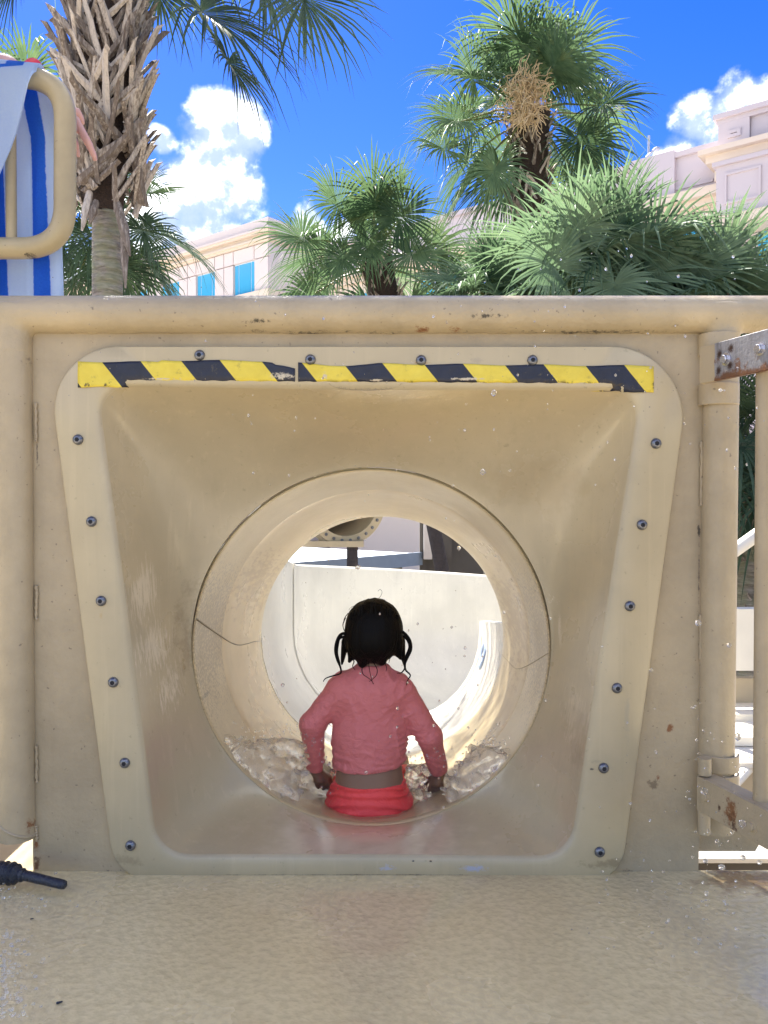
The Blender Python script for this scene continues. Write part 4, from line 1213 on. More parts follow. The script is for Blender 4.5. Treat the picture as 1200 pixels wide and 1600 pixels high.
# dry fruit stalks bunched at the crown
V, Fc = [], []
r = random.Random(3)
cs = P(820, 155, YB - .60)
for i in range(420):
    d = dirv3(r.uniform(0, 6.28), r.uniform(-1.4, 1.4)); rad = .29 * r.uniform(.25, 1.0)
    p = cs + Vector((d.x * rad * 1.0, d.y * rad * .8, d.z * rad * 1.15))
    q = [p]
    dd = dirv3(r.uniform(0, 6.28), r.uniform(-1.4, 1.4))
    for k in range(4):
        dd = (dd + dirv3(r.uniform(0, 6.28), r.uniform(-1.5, 1.5)) * .7).normalized()
        q.append(q[-1] + dd * .055)
    tv, tf = tube(q, .0045, 4, False); o_ = len(V)
    V += tv; Fc += [[x + o_ for x in f] for f in tf]
fo = obj('seed_cluster', (V, Fc), simple('dry_seed_stalks', (0.60, .46, .28), .8), tp, True); fo['kind'] = 'stuff'
sp_, csp_ = cabbage_palm('small palm beside the hotel corner, its trunk top just above the rail', 588, 405, 9.4, .98, 18, 12, M_LEAF, .080, -42, 40, .24, .70, .78, 54, .42, gx=P(752, 900, 9.4).x, bark=M_TRK, core_r=.13,
             skip=lambda d: d.y < -.55 and d.z < .1)
bp2, cbp = cabbage_palm('big bushy palm right of centre with upright blue-green fans above the rail', 940, 420, 7.2, .86, 24, 13, M_LEAFB, .16, -30, 30, .24, .42, 1.0, 60, .28)
cabbage_palm('low palm at the far right, fans spreading across the cream hotel wall', 1115, 475, 7.0, .74, 22, 14, M_LEAFB, .15, -10, 30, .24, .45, .95, 56, .30)
cabbage_palm('low palm between the small palm and the big bushy palm', 775, 470, 8.0, .70, 20, 15, M_LEAFB, .15, -10, 20, .24, .5, .92, 52, .34)
for k, (hx, hy, ax_, ay_, L_) in enumerate(((530, 328, 505, 262, .66), (583, 318, 585, 240, .68), (622, 345, 660, 285, .62), (478, 372, 430, 365, .60), (540, 398, 505, 440, .52), (636, 398, 690, 400, .56), (578, 375, 580, 450, .50))):
    fr(sp_, csp_ + Vector((0, -.1, 0)), (hx, hy), 9.4 - .45 - .08 * (k % 3), (ax_, ay_), (rng.uniform(-.3, .3), -.85, .4), L_, 300 + k, M_LEAF, .4, 46, 155, .011)
for k, (hx, hy, ax_, ay_, L_) in enumerate(((948, 385, 950, 270, .78), (1082, 432, 1150, 370, .62), (868, 420, 810, 360, .62), (1010, 400, 1060, 320, .70), (905, 372, 880, 290, .66), (960, 440, 955, 480, .5))):
    fr(bp2, cbp + Vector((0, -.1, -.1)), (hx, hy), 7.2 - .55 - .07 * (k % 3), (ax_, ay_), (rng.uniform(-.2, .2), -.9, .25), L_, 400 + k, M_LEAFB, .32, 54, 158, .011)
cabbage_palm('dark palm behind the smooth trunk of the tall left palm', 165, 345, 8.6, .95, 24, 16, M_LEAFD, .15, -55, 0, .24, .55, .72, 44, .5)
cabbage_palm('bright green palm behind the towel at far left', 25, 190, 8.0, .9, 22, 17, M_LEAF, .15, -40, 0, .24, .5, .75, 44, .4)

# ------------------------------------------------------------------ through the gate at the right
rp, _ = cabbage_palm('palm behind the open gate, dark fans above a trunk of bluish leaf bases', 1172, 690, 6.4, .85, 30, 18, M_LEAFD, .15, -70, 0, .24, .5, .9, 40, .6)
bp_ = [Vector((P(1190, 990, 6.4).x, 6.4, P(1190, 990, 6.4).z)), P(1186, 850, 6.4), P(1180, 740, 6.4)]
trunk_tube(rp, bp_, [.15, .17, .17], M_FIB, 'trunk_core')
boots(rp, bp_, random.Random(77), 90, .26, .17, .14, .5)
M_WH = simple('white_painted_wood', (0.74, .69, .58), .5)
M_TAN = simple('tan_painted_board', (0.44, .36, .24), .6)
wst = thing('slide_stair', 'cream stair with open treads and sloping handrail beyond the gate', 'stair', (2.4, 5.0, ZG))
def rbox(px0, px1, y0, y1, Y, d, mt, name):
    a, b = P(px0, y1, Y), P(px1, y0, Y)
    return obj(name, box(a.x, b.x, Y, Y + d, a.z, b.z), mt, wst, False)
rbox(1120, 1330, 952, 1048, 4.6, .10, M_WH, 'side_wall')
rbox(1120, 1330, 1060, 1112, 4.7, .06, M_TAN, 'riser')
rbox(1120, 1330, 1116, 1134, 4.45, .30, M_WH, 'tread')
rbox(1120, 1330, 1152, 1166, 4.15, .30, M_WH, 'tread')
rbox(1120, 1330, 1192, 1200, 3.9, .28, M_WH, 'tread')
rbox(1120, 1330, 1201, 1285, 4.0, .06, M_TAN, 'riser')
rbox(1120, 1330, 1134.5, 1200, 4.8, .06, simple('stair_shadow_board', (0.06, .05, .04), .8), 'shade_board')  # dark sheet standing in for shade between the treads
a, b = P(1120, 880, 4.3), P(1240, 795, 4.3)
obj('handrail', tube([a, b], .036, 12), M_WH, wst)
obj('stringer', tube([P(1140, 1230, 3.7), P(1215, 1150, 4.5)], .03, 8), M_WH, wst)
for px in (1126, 1225):
    obj('post', tube([P(px, 1300, 4.25), P(px, 810 if px > 1200 else 876, 4.25)], .03, 10), M_WH, wst)
pc = thing('pool_coping', 'white pool coping slab with shade-dark underside beyond the lower corner of the gate', 'coping', (1.2, 2.3, -.6))
a = P(1060, 1342, 2.2); b = P(1420, 1362, 2.15)
obj('slab', box(a.x, b.x + .4, 2.2, 2.62, a.z - .012, a.z), M_WH, pc, False)
obj('underside_wall', box(a.x, b.x + .4, 2.215, 2.5, a.z - 1.6, a.z - .015), M_DARKW, pc, False)  # shade below the slab is painted by this dark brown
terrain('lower_landing', box(-2.2, -.72, 1.80, 3.0, -.22, -.10), simple('landing_coating', (0.56, .43, .24), .5, .2))
terrain('upper_landing', box(-2.2, -1.12, 1.98, 3.4, .30, .40), simple('landing_coating_upper', (0.55, .46, .32), .5, .2))

# ------------------------------------------------------------------ child sitting in the mouth of the tube
YK = 2.122
def k3(px, py, dy=0.0): return P(px, py + 3, YK + dy)
def kb(px, py): return P(px, py, YK - .078)
def s_(px): return px / F * YK
m, t = mat('wet_child_skin')
c = t.mix(t.noise(t.pos, 20, 3), (0.22, .125, .085), (0.27, .16, .11))
surf(t, c, .38, t.noise(t.pos, 300, 2), .1, .001, Subsurface_Weight=.08, Subsurface_Radius=(.01, .004, .002))
M_SKIN = m
def knit(name, a, b, tr=.12):
    m, t = mat(name)
    n = t.noise(t.vm('MULTIPLY', t.pos, (1, 1, 1)), 14, 4, .6)
    c = t.mix(n, a, b)
    crease = t.noise(t.vm('MULTIPLY', t.pos, (30, 30, 36)), 1.0, 4, .6, 1.8)
    bs = surf(t, c, .52, t.math('ADD', t.math('MULTIPLY', crease, 2.0), t.math('MULTIPLY', t.noise(t.pos, 700, 2), .12)), .55, .005, Sheen_Weight=.1)
    return m
M_SHIRT = knit('wet_pink_jersey', (0.56, .135, .135), (0.66, .19, .18))
M_SHORT = knit('wet_coral_swim_cloth', (0.80, .05, .055), (0.92, .085, .08))
m, t = mat('wet_black_hair')
st = t.noise(t.vm('MULTIPLY', t.pos, (260, 260, 22)), 1.0, 4, .6)
surf(t, t.mix(st, (0.0012, .001, .001), (0.005, .0035, .003)), .5, st, .8, .004, Specular_IOR_Level=.12)
M_HAIR = m

kid = thing('person', 'small child in pink swim shirt and coral shorts sitting in the tube mouth', 'person', k3(578, 1292))
SH_L, EL_L, WR_L = k3(527, 1082), k3(488, 1128, -.01), k3(493, 1198, .045)
SH_R, EL_R, WR_R = k3(632, 1085), k3(671, 1148, -.005), k3(686, 1202, .05)
# body: head, neck, trunk, arms with hands, legs stretched forward
lo = k3(440, 1330, -.25); hi = k3(740, 920, .75)
B = Field((lo.x, YK - .16, lo.z - .05), (hi.x, YK + .62, hi.z), .0055)
B.ell(k3(583, 985, .015), (s_(43), .082, s_(50)), .01)                     # skull
B.ell(k3(583, 1005, .055), (s_(33), .045, s_(34)), .02)                    # face and jaw
B.ell(k3(583, 1000, .105), (.010, .014, .010), .008)                       # nose
for sx_ in (-1, 1): B.ell(k3(583 + sx_ * 45, 1006, .02), (.008, .018, .020), .005)   # ears
B.cap(k3(581, 1055), k3(582, 1010, .01), .032, .030, .02)
B.cap(k3(578, 1085), k3(577, 1150), s_(46), s_(47), .03, 1.35)
B.cap(k3(577, 1150), k3(577, 1235), s_(47), s_(55), .03, 1.30)
B.cap(k3(553, 1254, .02), k3(602, 1254, .02), .060, .060, .03)
B.cap(SH_L, SH_R, .034, .034, .03)
for a, b, c_ in ((SH_L, EL_L, WR_L), (SH_R, EL_R, WR_R)):
    B.cap(a, b, .030, .025, .015); B.cap(b, c_, .025, .017, .012)
for sx_, wr in ((-1, WR_L), (1, WR_R)):                                    # hands pushing off the tube floor
    dn = Vector((-sx_ * .15 + (.25 if sx_ < 0 else 0), .25, -1)).normalized()
    pal = wr + dn * .030
    B.cap(wr, pal, .015, .017, .01, 1.0)
    for f in range(4):
        off = Vector(((f - 1.5) * .0095, .004 * (1.5 - abs(f - 1.5)), 0))
        ln = (.030, .036, .034, .026)[f]
        k1 = pal + off + dn * .010; k2 = k1 + (dn + Vector(((f - 1.5) * .12, .15, 0))).normalized() * ln * .55
        k4 = k2 + (dn + Vector(((f - 1.5) * .12, .55, 0))).normalized() * ln * .5
        B.cap(pal + off * .6, k1, .0075, .0070, .004); B.cap(k1, k2, .0068, .0062, .003); B.cap(k2, k4, .0060, .0050, .003)
    th = wr + dn * .018 + Vector((-sx_ * .012, .006, 0))
    B.cap(th, th + Vector((-sx_ * .018, .014, -.016)), .0080, .0070, .005)
    B.cap(th + Vector((-sx_ * .018, .014, -.016)), th + Vector((-sx_ * .022, .022, -.034)), .0066, .0055, .003)
for sx_ in (-1, 1):
    hp = k3(578 + sx_ * 26, 1255, .03); kn = Vector((hp.x + sx_ * .025, YK + .24, hp.z + .045)); an = Vector((kn.x - sx_ * .01, YK + .43, hp.z - .055))
    B.cap(hp, kn, .056, .040, .02); B.cap(kn, an, .038, .024, .015)
    B.cap(an, an + Vector((0, .045, .055)), .024, .016, .012)
obj('body', B.mesh(), M_SKIN, kid)
# shirt: trunk and sleeves, cut at the hem, the wrists and the neckline
Sx = Field((k3(440, 0).x, YK - .15, k3(0, 1235).z), (k3(730, 0).x, YK + .16, k3(0, 1010).z), .0032)
Sx.cap(k3(577, 1092), k3(577, 1150), s_(54), s_(55), .03, 1.40)
Sx.cap(k3(577, 1150), k3(577, 1240), s_(55), s_(59), .03, 1.35)
Sx.cap(k3(540, 1076), k3(618, 1077), .046, .046, .03, 1.05)
Sx.cap(k3(580, 1078), k3(581, 1035, .005), .046, .036, .03)
for a, b, c_ in ((SH_L, EL_L, WR_L), (SH_R, EL_R, WR_R)):
    Sx.cap(a, b, .0375, .0320, .018); Sx.cap(b, c_, .0320, .0255, .012)
X, Y, Z = Sx.grid()
zh = kb(0, 1209).z; sgn_t = np.clip((zh + .10 - Z) / .10, 0, 1)
w1_ = vnoise(X * 16, Y * 16, Z * 20, 1); w2_ = vnoise(X * 40, Y * 30, Z * 40, 2)
hemw = np.sin(Z * 330 + w1_ * 3.2 + X * 14) * (.0001 + .0019 * sgn_t * (1 - .3 * vnoise(X * 22, Y * 0 + 2, Z * 20, 3)))
hemw = hemw * np.clip(vnoise(X * 17 + 5, Y * 9, Z * 15, 41) * 1.3 + .45, 0, 1.2)
rid = 1 - np.abs(vnoise(X * 26 + Z * 9, Y * 12, Z * 17 - X * 12, 4)); rid = np.clip(rid - .72, 0, 1) / .28
rid2 = 1 - np.abs(vnoise(X * 30 - Z * 16, Y * 12, Z * 24 + X * 10, 6)); rid2 = np.clip(rid2 - .78, 0, 1) / .22
sidew = np.exp(-((X - k3(640, 0).x) / .03) ** 2) * np.clip((k3(0, 1120).z - Z) / .03, 0, 1) * np.sin(Z * 360 + w1_ * 4) * .0030 * np.clip(w2_ + .6, 0, 1)
armw = (np.abs(X - k3(578, 0).x) > .125) * np.sin((Z + .35 * np.abs(X)) * 200 + w2_ * 4) * .0003
Sx.F = Sx.F - (hemw * (np.abs(X - k3(577, 0).x) < .125) + (rid * .0030 + rid2 * .0020) * np.where(np.abs(X - k3(577, 0).x) < .118, 1.0, .35) + w1_ * .0015 + sidew + armw).astype(np.float32)
xr = (X - k3(577, 0).x)
hem = (zh + .0045 * np.cos(xr * 18) * 0 + .006 * xr / .1 - .004 * (1 - (xr / .11) ** 2) + .0012 * w2_) - Z
hem = np.where(np.abs(xr) < .125, hem, -1)
Sx.F = np.maximum(Sx.F, hem.astype(np.float32))
for wr, el in ((WR_L, EL_L), (WR_R, EL_R)):
    d = (wr - el).normalized(); cpt = wr - d * .004
    pl = (X - cpt.x) * d.x + (Y - cpt.y) * d.y + (Z - cpt.z) * d.z
    near = ((X - wr.x) ** 2 + (Y - wr.y) ** 2 + (Z - wr.z) ** 2) < .05 ** 2
    Sx.F = np.where(near, np.maximum(Sx.F, pl.astype(np.float32)), Sx.F)
Sx.F = np.maximum(Sx.F, (Z - k3(0, 1034).z + 0 * X + 0 * Y).astype(np.float32))
obj('swim_shirt', Sx.mesh(), M_SHIRT, kid)
# stitched seam of each sleeve
for q in ((k3(517, 1052, -.052), k3(516, 1075, -.060), k3(517, 1110, -.052)), (k3(640, 1058, -.050), k3(640, 1085, -.060), k3(639, 1125, -.052))):
    pass
# shorts with gathered folds
Q = Field((k3(490, 0).x, YK - .14, k3(0, 1300).z - .02), (k3(668, 0).x, YK + .22, k3(0, 1215).z), .0032)
Q.cap(k3(577, 1200), k3(577, 1245), s_(52), s_(60), .03, 1.28)
Q.cap(k3(549, 1258, .015), k3(606, 1258, .015), .0655, .0655, .03)
for sx_ in (-1, 1):
    hp = k3(578 + sx_ * 26, 1255, .03); kn = Vector((hp.x + sx_ * .018, YK + .17, hp.z + .03))
    Q.cap(hp, kn, .0625, .056, .02)
X, Y, Z = Q.grid(); xr = X - k3(577, 0).x
w1_ = vnoise(X * 14, Y * 14, Z * 26, 8)
fold = np.sin(Z * 300 + w1_ * 3.6 + 30 * xr ** 2 * 12 + 6 * xr) * (.0016 + .0030 * np.clip(np.abs(xr) / .1, 0, 1)) + w1_ * .002
Q.F = Q.F - fold.astype(np.float32)
top = Z - (kb(0, 1231).z + .006 * xr / .1 - .006 * (1 - (xr / .11) ** 2)) + .15 * np.clip(Y - YK, 0, 1)
Q.F = np.maximum(Q.F, top.astype(np.float32))
Q.F = np.maximum(Q.F, (Y - (YK + .17)).astype(np.float32) + 0 * X.astype(np.float32) + 0 * Z.astype(np.float32))
obj('swim_shorts', Q.mesh(), M_SHORT, kid)
# wet hair
Hh = Field((k3(515, 0).x, YK - .11, k3(0, 1062).z), (k3(655, 0).x, YK + .12, k3(0, 922).z), .003)
Hh.ell(k3(584, 979, 0), (s_(45.5), .088, s_(47)), .012)
Hh.ell(k3(582, 1000, -.012), (s_(41), .070, s_(32)), .02)
Hh.cap(k3(556, 1005, -.03), k3(546, 1030, -.02), .020, .006, .012)
Hh.cap(k3(540, 1000, .0), k3(534, 1035, .01), .012, .003, .010)
Hh.cap(k3(618, 1005, -.02), k3(626, 1026, -.02), .020, .006, .012)
Hh.cap(k3(625, 1000, 0), k3(632, 1036, 0), .014, .003, .010)
Hh.cap(k3(565, 1012, -.04), k3(566, 1034, -.035), .020, .010, .012)
Hh.cap(k3(595, 1012, -.04), k3(597, 1032, -.035), .020, .010, .012)
X, Y, Z = Hh.grid()
stn = vnoise(X * 120, Y * 120, Z * 9, 12) * .0016 + vnoise(X * 45, Y * 45, Z * 7, 13) * .0022
Hh.F = Hh.F - stn.astype(np.float32)
face = (Y - (YK + .045)) - np.clip((Z - k3(0, 972).z) * 2.0, 0, .2)         # keep the face clear of hair
Hh.F = np.maximum(Hh.F, (face + 0 * X).astype(np.float32))
hair = obj('hair', Hh.mesh(), M_HAIR, kid)
def lock(pts, r0, r1, dy=-.02):
    q = spline([k3(a, b, dy) if not isinstance(a, Vector) else a for a, b in pts], 8)
    obj('hair_lock', tube(q, [r0 + (r1 - r0) * (i / (len(q) - 1)) ** 1.3 for i in range(len(q))], 7), M_HAIR, hair)
lock([(541, 986), (532, 989), (526, 1000), (524, 1014), (527, 1028), (532, 1040), (532, 1049), (520, 1053), (509, 1057), (505, 1062)], .0042, .0010, -.03)
lock([(540, 992), (531, 994), (528, 1004), (527, 1018), (531, 1034), (533, 1048)], .0040, .0015, -.025)
lock([(628, 984), (635, 990), (641, 1000), (642, 1012), (637, 1024), (633, 1034), (634, 1044), (641, 1052), (637, 1060), (634, 1072)], .0046, .0009, -.03)
lock([(630, 990), (637, 997), (640, 1008), (635, 1022), (632, 1034), (632, 1042), (627, 1048), (620, 1049)], .0045, .0008, -.025)
lock([(548, 1024), (553, 1030), (551, 1038), (555, 1044)], .0018, .0006, -.045)
lock([(573, 1028), (566, 1040), (567, 1050), (575, 1056), (580, 1060), (584, 1066)], .0013, .0006, -.068)
lock([(582, 1030), (589, 1042), (588, 1052), (581, 1059), (577, 1062)], .0013, .0006, -.068)
lock([(576, 1030), (577, 1042), (580, 1056), (583, 1066)], .0011, .0005, -.068)
lock([(600, 1030), (604, 1040), (603, 1046)], .0012, .0005, -.062)
lock([(590, 934), (595, 928), (597, 922), (594, 918), (590, 921)], .0006, .0004, 0)
lock([(560, 942), (550, 945), (545, 950)], .0007, .0004, 0)
lock([(540, 962), (536, 972), (537, 980), (540, 986)], .0016, .0007, 0)
lock([(544, 955), (538, 964), (536, 976)], .0012, .0006, 0)
for i in range(26):
    a = rng.uniform(-1, 1)
    x0 = 583 + 40 * a
    lock([(x0, 938 + 22 * a * a), (x0 + rng.uniform(-5, 5) - 2 * a, 975), (x0 - 8 * a + rng.uniform(-3, 3), 1012), (x0 - 14 * a + rng.uniform(-4, 4), 1026 + rng.uniform(0, 10))], .0022, .0007, -.068 + .03 * a * a)

# ------------------------------------------------------------------ grown-up behind the handrail, only shoulder and hand show
m, t = mat('pink_skin')  # pink skin colour, lightly mottled
c = t.mix(t.noise(t.pos, 16, 3), (0.60, .32, .26), (0.70, .40, .33))
surf(t, c, .5, t.noise(t.pos, 220, 2), .1, .001, Subsurface_Weight=.1, Subsurface_Radius=(.012, .005, .003))
M_SKIN2 = m
ad = thing('person', 'grown-up behind the towel, bare shoulder with red strap, fingers hanging by the pipe', 'person', (-1.32, 2.22, .40))
YG = 2.16
shr = P(8, 150, YG); shr.z = P(8, 96, YG).z - .042
A = Field((-1.75, 1.9, .38), (-.70, 2.62, 2.42), .0065)
cx, cy, zs = shr.x - .19, YG + .03, shr.z
A.cap((cx, cy, zs - .06), (cx, cy, zs - .40), .135, .115, .05, 1.45)
A.cap((cx, cy, zs - .40), (cx, cy, zs - .58), .115, .155, .05, 1.35)
A.cap((cx - .17, cy, zs), shr, .046, .046, .05)
A.cap((cx, cy, zs), (cx, cy - .01, zs + .13), .056, .050, .04)
A.cap((cx, cy, zs + .04), (shr.x - .02, cy - .01, zs + .012), .05, .040, .05)
A.ell((cx, cy - .01, zs + .24), (.078, .098, .118), .02)
A.ell((cx + .01, cy - .075, zs + .19), (.055, .05, .06), .02)
A.ell((cx + .01, cy - .118, zs + .215), (.013, .02, .018), .01)
for sx_ in (-1, 1): A.ell((cx + sx_ * .08, cy, zs + .22), (.012, .022, .03), .006)
el = P(48, 330, 2.30); wr = P(92, 168, 2.035)
A.cap(shr, el, .044, .036, .03); A.cap(el, wr, .036, .023, .02)
pal = P(108, 196, 2.015)
A.cap(wr, pal, .022, .024, .015)
fing = [((118, 188), (137, 222), (149, 248), .0098, .0), ((108, 196), (117, 226), (122, 243), .0096, .004), ((97, 197), (97, 226), (93, 246), .0095, .006), ((88, 192), (86, 218), (84, 236), .0085, .008)]
for a, b, c_, rr_, dy in fing:
    p0, p1, p2 = P(*a, 2.005 + dy), P(*b, 1.995 + dy), P(*c_, 2.005 + dy)
    A.cap(pal, p0, .015, rr_ * 1.15, .006); A.cap(p0, p1, rr_ * 1.1, rr_, .003); A.cap(p1, p2, rr_, rr_ * .72, .003)
A.cap(wr, P(120, 176, 2.05), .014, .011, .008); A.cap(P(120, 176, 2.05), P(128, 190, 2.06), .011, .009, .004)
el2 = Vector((cx - .25, cy + .02, zs - .30)); wr2 = Vector((cx - .22, cy - .12, zs - .52))
A.cap((cx - .18, cy, zs - .005), el2, .046, .037, .03); A.cap(el2, wr2, .036, .024, .02)
A.cap(wr2, wr2 + Vector((0, -.02, -.07)), .024, .026, .015)
for f in range(4):
    q = wr2 + Vector(((f - 1.5) * .018, -.02, -.085)); A.cap(q, q + Vector((0, -.006, -.07 - .01 * (f in (1, 2)))), .010, .008, .004)
A.cap(wr2 + Vector((.02, -.02, -.04)), wr2 + Vector((.045, -.03, -.09)), .012, .009, .006)
for sx_ in (-1, 1):
    hp, kn, an = Vector((cx + sx_ * .085, cy, zs - .64)), Vector((cx + sx_ * .09, cy - .01, zs - 1.05)), Vector((cx + sx_ * .09, cy + .01, .47))
    A.cap(hp, kn, .082, .056, .03); A.cap(kn, an, .055, .036, .02); A.cap(an + Vector((0, 0, -.03)), an + Vector((0, -.15, -.035)), .034, .026, .02)
obj('body', A.mesh(), M_SKIN2, ad)
M_RED = simple('red_swimsuit', (0.75, .035, .045), .5, .1, 20, 300, .2, .001)
T_ = Field((-1.6, 1.95, shr.z - .72), (-.85, 2.45, shr.z + .09), .006)
T_.cap((cx, cy, zs - .16), (cx, cy, zs - .40), .142, .122, .05, 1.42)
T_.cap((cx, cy, zs - .40), (cx, cy, zs - .60), .122, .162, .05, 1.33)
X, Y, Z = T_.grid(); T_.F = np.maximum(T_.F, (Z - (zs - .12) + 0 * X + 0 * Y).astype(np.float32))
suit = obj('swimsuit', T_.mesh(), M_RED, ad)
b0, b1_ = P(24, 93, YG - .03), P(38, 104, YG - .06)
obj('strap', tube(spline([(b1_.x - .04, cy - .10, zs - .16), (b1_.x - .015, cy - .075, zs - .03), (b1_.x - .004, cy - .046, zs + .026), (b1_.x - .004, cy, zs + .045), (b1_.x - .01, cy + .05, zs + .02), (b1_.x - .03, cy + .10, zs - .16)], 8), .013, 10), M_RED, suit)
hf = Field((cx - .15, cy - .2, zs + .02), (cx + .15, cy + .16, zs + .40), .007)
hf.ell((cx, cy + .012, zs + .262), (.088, .102, .118), .02); hf.cap((cx, cy + .07, zs + .22), (cx, cy + .085, zs + .08), .06, .035, .04)
X, Y, Z = hf.grid(); hf.F = np.maximum(hf.F, ((cy - .062) - Y - np.clip((Z - zs - .28) * 1.5, 0, .2) + 0 * X).astype(np.float32))
obj('hair', hf.mesh(), simple('brown_hair', (0.05, .03, .02), .5), ad)

# ------------------------------------------------------------------ water
def water(name, milk=.06, tint=(1, 1, 1), bs=0.0, bn=40, clear=.3):
    m, t = mat(name)
    g = t.add('ShaderNodeBsdfGlass', Color=(*tint, 1.0), Roughness=.0, IOR=1.33)
    if bs:
        bn_ = t.add('ShaderNodeBump', Strength=bs, Distance=.006, Height=t.noise(t.pos, bn, 4, .6, .8)); t.l.new(bn_.outputs[0], g.inputs['Normal'])
    tp_ = t.add('ShaderNodeBsdfTransparent', Color=(.98, .98, .98, 1))
    mx1 = t.add('ShaderNodeMixShader', i0=clear, i1=g, i2=tp_)
    df = t.add('ShaderNodeBsdfDiffuse', Color=(.88, .88, .88, 1))
    tl = t.add('ShaderNodeBsdfTranslucent', Color=(.92, .92, .92, 1))
    fm = t.add('ShaderNodeMixShader', i0=.55, i1=df, i2=tl)
    mx2 = t.add('ShaderNodeMixShader', i0=t.math('MULTIPLY', t.step(t.noise(t.vm('MULTIPLY', t.pos, (1, 1, .6)), 60, 5, .7), .40, .66), milk * 2), i1=mx1, i2=fm)
    t.l.new(mx2.outputs[0], t.out.inputs[0])
    return m
M_SPLASH = water('splash_water', .09, (1, 1, 1), 0, 40, .46)
M_FILM = water('running_water', .03, (1, 1, 1), .6, 34)
M_DROP = water('drop_water', .12)
r = random.Random(9)
Sp = Field((k3(350, 0).x, 1.985, k3(0, 1300).z - .02), (k3(815, 0).x, 2.30, k3(0, 1135).z), .0030)
def inside(p):
    c_ = axis(p.y); return (p.x - c_.x) ** 2 + (p.z - c_.z) ** 2 < (RT * .985) ** 2
def topy(px):
    return np.interp(px, [352, 365, 385, 400, 440, 480, 500, 515, 640, 650, 690, 712, 725, 745, 765, 785, 800],
                         [1130, 1150, 1165, 1160, 1153, 1160, 1185, 1200, 1195, 1190, 1212, 1212, 1196, 1172, 1166, 1170, 1180])
for side in (0, 1):
    for i in range(1500):
        px = r.uniform(352, 516) if side == 0 else r.uniform(640, 806)
        ty = topy(px); lowest = 1290
        q = r.random() ** 1.25
        py = ty + 6 + (lowest - ty) * q
        Yd = 2.012 + .05 * r.random()
        if 468 < px < 518 or 655 < px < 705: Yd = r.uniform(2.19, 2.23)
        if 630 < px < 656: Yd = r.uniform(2.13, 2.19)
        p = P(px, py, Yd)
        if not inside(p): continue
        rad = r.uniform(.002, .0075) * (1.3 if q > .3 else .9)
        Sp.cap(p, p + Vector((r.uniform(-.030, .030), r.uniform(-.008, .008), r.uniform(-.016, .018))), rad, rad * .75, .013, 1.3)
X, Y, Z = Sp.grid()
Sp.F = Sp.F - (vnoise(X * 70, Y * 70, Z * 70, 21) * .0018).astype(np.float32)
so = obj('water_splash', Sp.mesh(), M_SPLASH); so['kind'] = 'stuff'; so['label'] = 'clear churning water thrown up on both sides of the child'
# thin sheet running down the tube floor and over the lip
V, Fc = [], []
ny, na = 60, 40
for i in range(ny + 1):
    Yw = YC - .002 + (YE - YC) * i / ny
    c_ = axis(Yw)
    for k in range(na + 1):
        a = R(-90) + R(34) * (k / na * 2 - 1)
        th = .006 * math.cos((k / na * 2 - 1) * math.pi / 2) + .0025 * float(vnoise(Yw * 22.0, k * .35, 0.0, 30)) + .0015
        rr2 = RT * .992 - max(.001, th)
        V.append((c_.x + rr2 * math.cos(a), Yw, c_.z + rr2 * math.sin(a)))
for i in range(ny):
    for k in range(na):
        a = i * (na + 1) + k; Fc.append([a, a + 1, a + na + 2, a + na + 1])
fo = obj('running_water', (V, Fc), M_FILM); fo['kind'] = 'structure'
# puddles with ripples on the floor of the mouth and on the deck
def puddle(px, py, Y0, wx, wy, zoff, seed, mt=M_FILM):
    pass
# drops of spray hanging in the air
ico = bmesh.new(); bmesh.ops.create_icosphere(ico, subdivisions=1, radius=1.0)
iv = np.array([tuple(v.co) for v in ico.verts]); ico.verts.index_update()
ifc = [[v.index for v in f.verts] for f in ico.faces]; ico.free()
V, Fc = [], []
def drop(p, rad, st=(1, 1, 1)):
    o_ = len(V)
    V.extend((iv * rad * np.array(st) + np.array(p)).tolist()); Fc.extend([[x + o_ for x in f] for f in ifc])
for i in range(420):
    z = r.random()
    if z < .30: px, py = r.uniform(640, 1200), r.uniform(380, 760)
    elif z < .55: px, py = r.gauss(1105, 60), r.gauss(1240, 90)
    elif z < .70: px, py = r.gauss(1050, 90), r.gauss(1400, 40)
    elif z < .80: px, py = r.uniform(60, 620), r.uniform(430, 760)
    elif z < .9: px, py = r.uniform(520, 1000), r.uniform(760, 1300)
    else: px, py = r.uniform(440, 800), r.uniform(840, 1180)
    Yd = r.uniform(1.35, 1.66) if py < 1330 else r.uniform(1.45, 1.6)
    rad = S(1, Yd) * r.choice([.7, .8, 1.0, 1.2, 1.6, 2.2]) * (1.0 if r.random() < .95 else 2.2)
    drop(P(px, py, Yd), rad, (1, 1, r.uniform(.8, 1.5)))
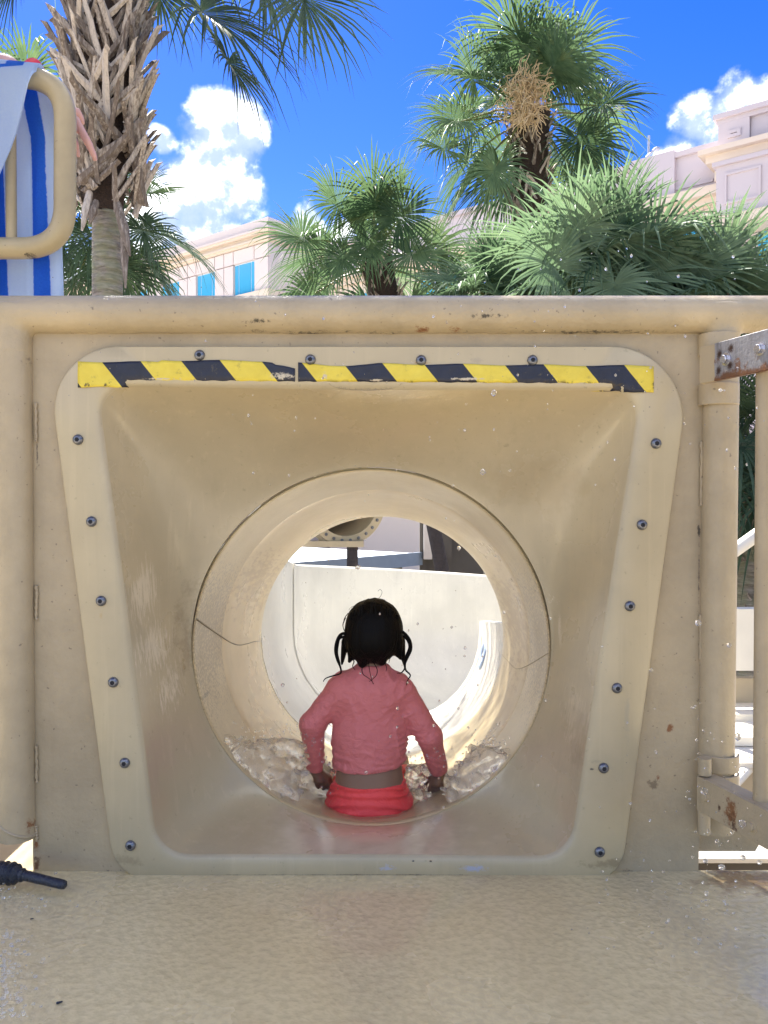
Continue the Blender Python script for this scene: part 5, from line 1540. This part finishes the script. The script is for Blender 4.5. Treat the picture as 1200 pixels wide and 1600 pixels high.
for (px, py, q) in ((1091, 973, 5.5), (1139, 1008, 4), (1100, 1236, 6), (1160, 1287, 6.5), (1128, 1355, 5.5), (1161, 1340, 4.5), (1187, 1348, 4), (1018, 1047, 3), (985, 1255, 3), (1102, 1345, 4), (572, 1207, 3)):
    Yd = 1.5; drop(P(px, py, Yd), S(q, Yd))
# splashes on the deck, lower left and right edge
for i in range(260):
    if i < 150: px, py = abs(r.gauss(0, 26)), r.uniform(1455, 1600)
    elif i < 200: px, py = r.gauss(1090, 70), r.uniform(1385, 1500)
    else: px, py = r.gauss(30, 40), r.uniform(1365, 1430)
    u_ = (800 - py) / F
    # where the sight line meets the deck
    dz = -math.sin(PITCH) + u_ * math.cos(PITCH); dy = math.cos(PITCH) + u_ * math.sin(PITCH)
    s0 = -CAMZ / dz
    p = Vector(((px - 600) / F * s0, dy * s0, r.uniform(.002, .012)))
    if p.y > 1.77: continue
    drop(p, r.uniform(.0012, .0042), (1, 1, .7))
for i in range(220):
    px = r.uniform(360, 520) if i % 2 else r.uniform(635, 800)
    py = float(topy(px)) + abs(r.gauss(0, 16)) * -1 + r.uniform(-2, 60) * (i % 3 == 0)
    p = P(px, py, r.uniform(2.02, 2.12))
    if inside(p): drop(p, r.uniform(.0012, .0034), (1, 1, r.uniform(.8, 1.6)))
dr = obj('spray_drops', (V, Fc), M_DROP); dr['kind'] = 'stuff'; dr['label'] = 'bright drops of spray in front of the panel and on the deck'

for k, (px, py, q) in enumerate(((93, 1567, .006), (50, 1436, .004))):
    u_ = (800 - py) / F
    dz = -math.sin(PITCH) + u_ * math.cos(PITCH); dy = math.cos(PITCH) + u_ * math.sin(PITCH)
    s0 = -(CAMZ + .010) / dz
    p = Vector(((px - 600) / F * s0, dy * s0, -.010))
    Dv = Field(p - Vector((.012, .012, .006)), p + Vector((.012, .012, .008)), .001)
    Dv.cap(p + Vector((-q * .6, 0, 0)), p + Vector((q * .6, q * .3, .001)), q * .35, q * .22, .002)
    tag(obj('debris', Dv.mesh(), M_HOSE), 'black crumb of debris lying on the wet deck ' + ('near the bottom left corner' if k == 0 else 'just below the hose end'), 'debris', 'crumbs of debris on the deck')
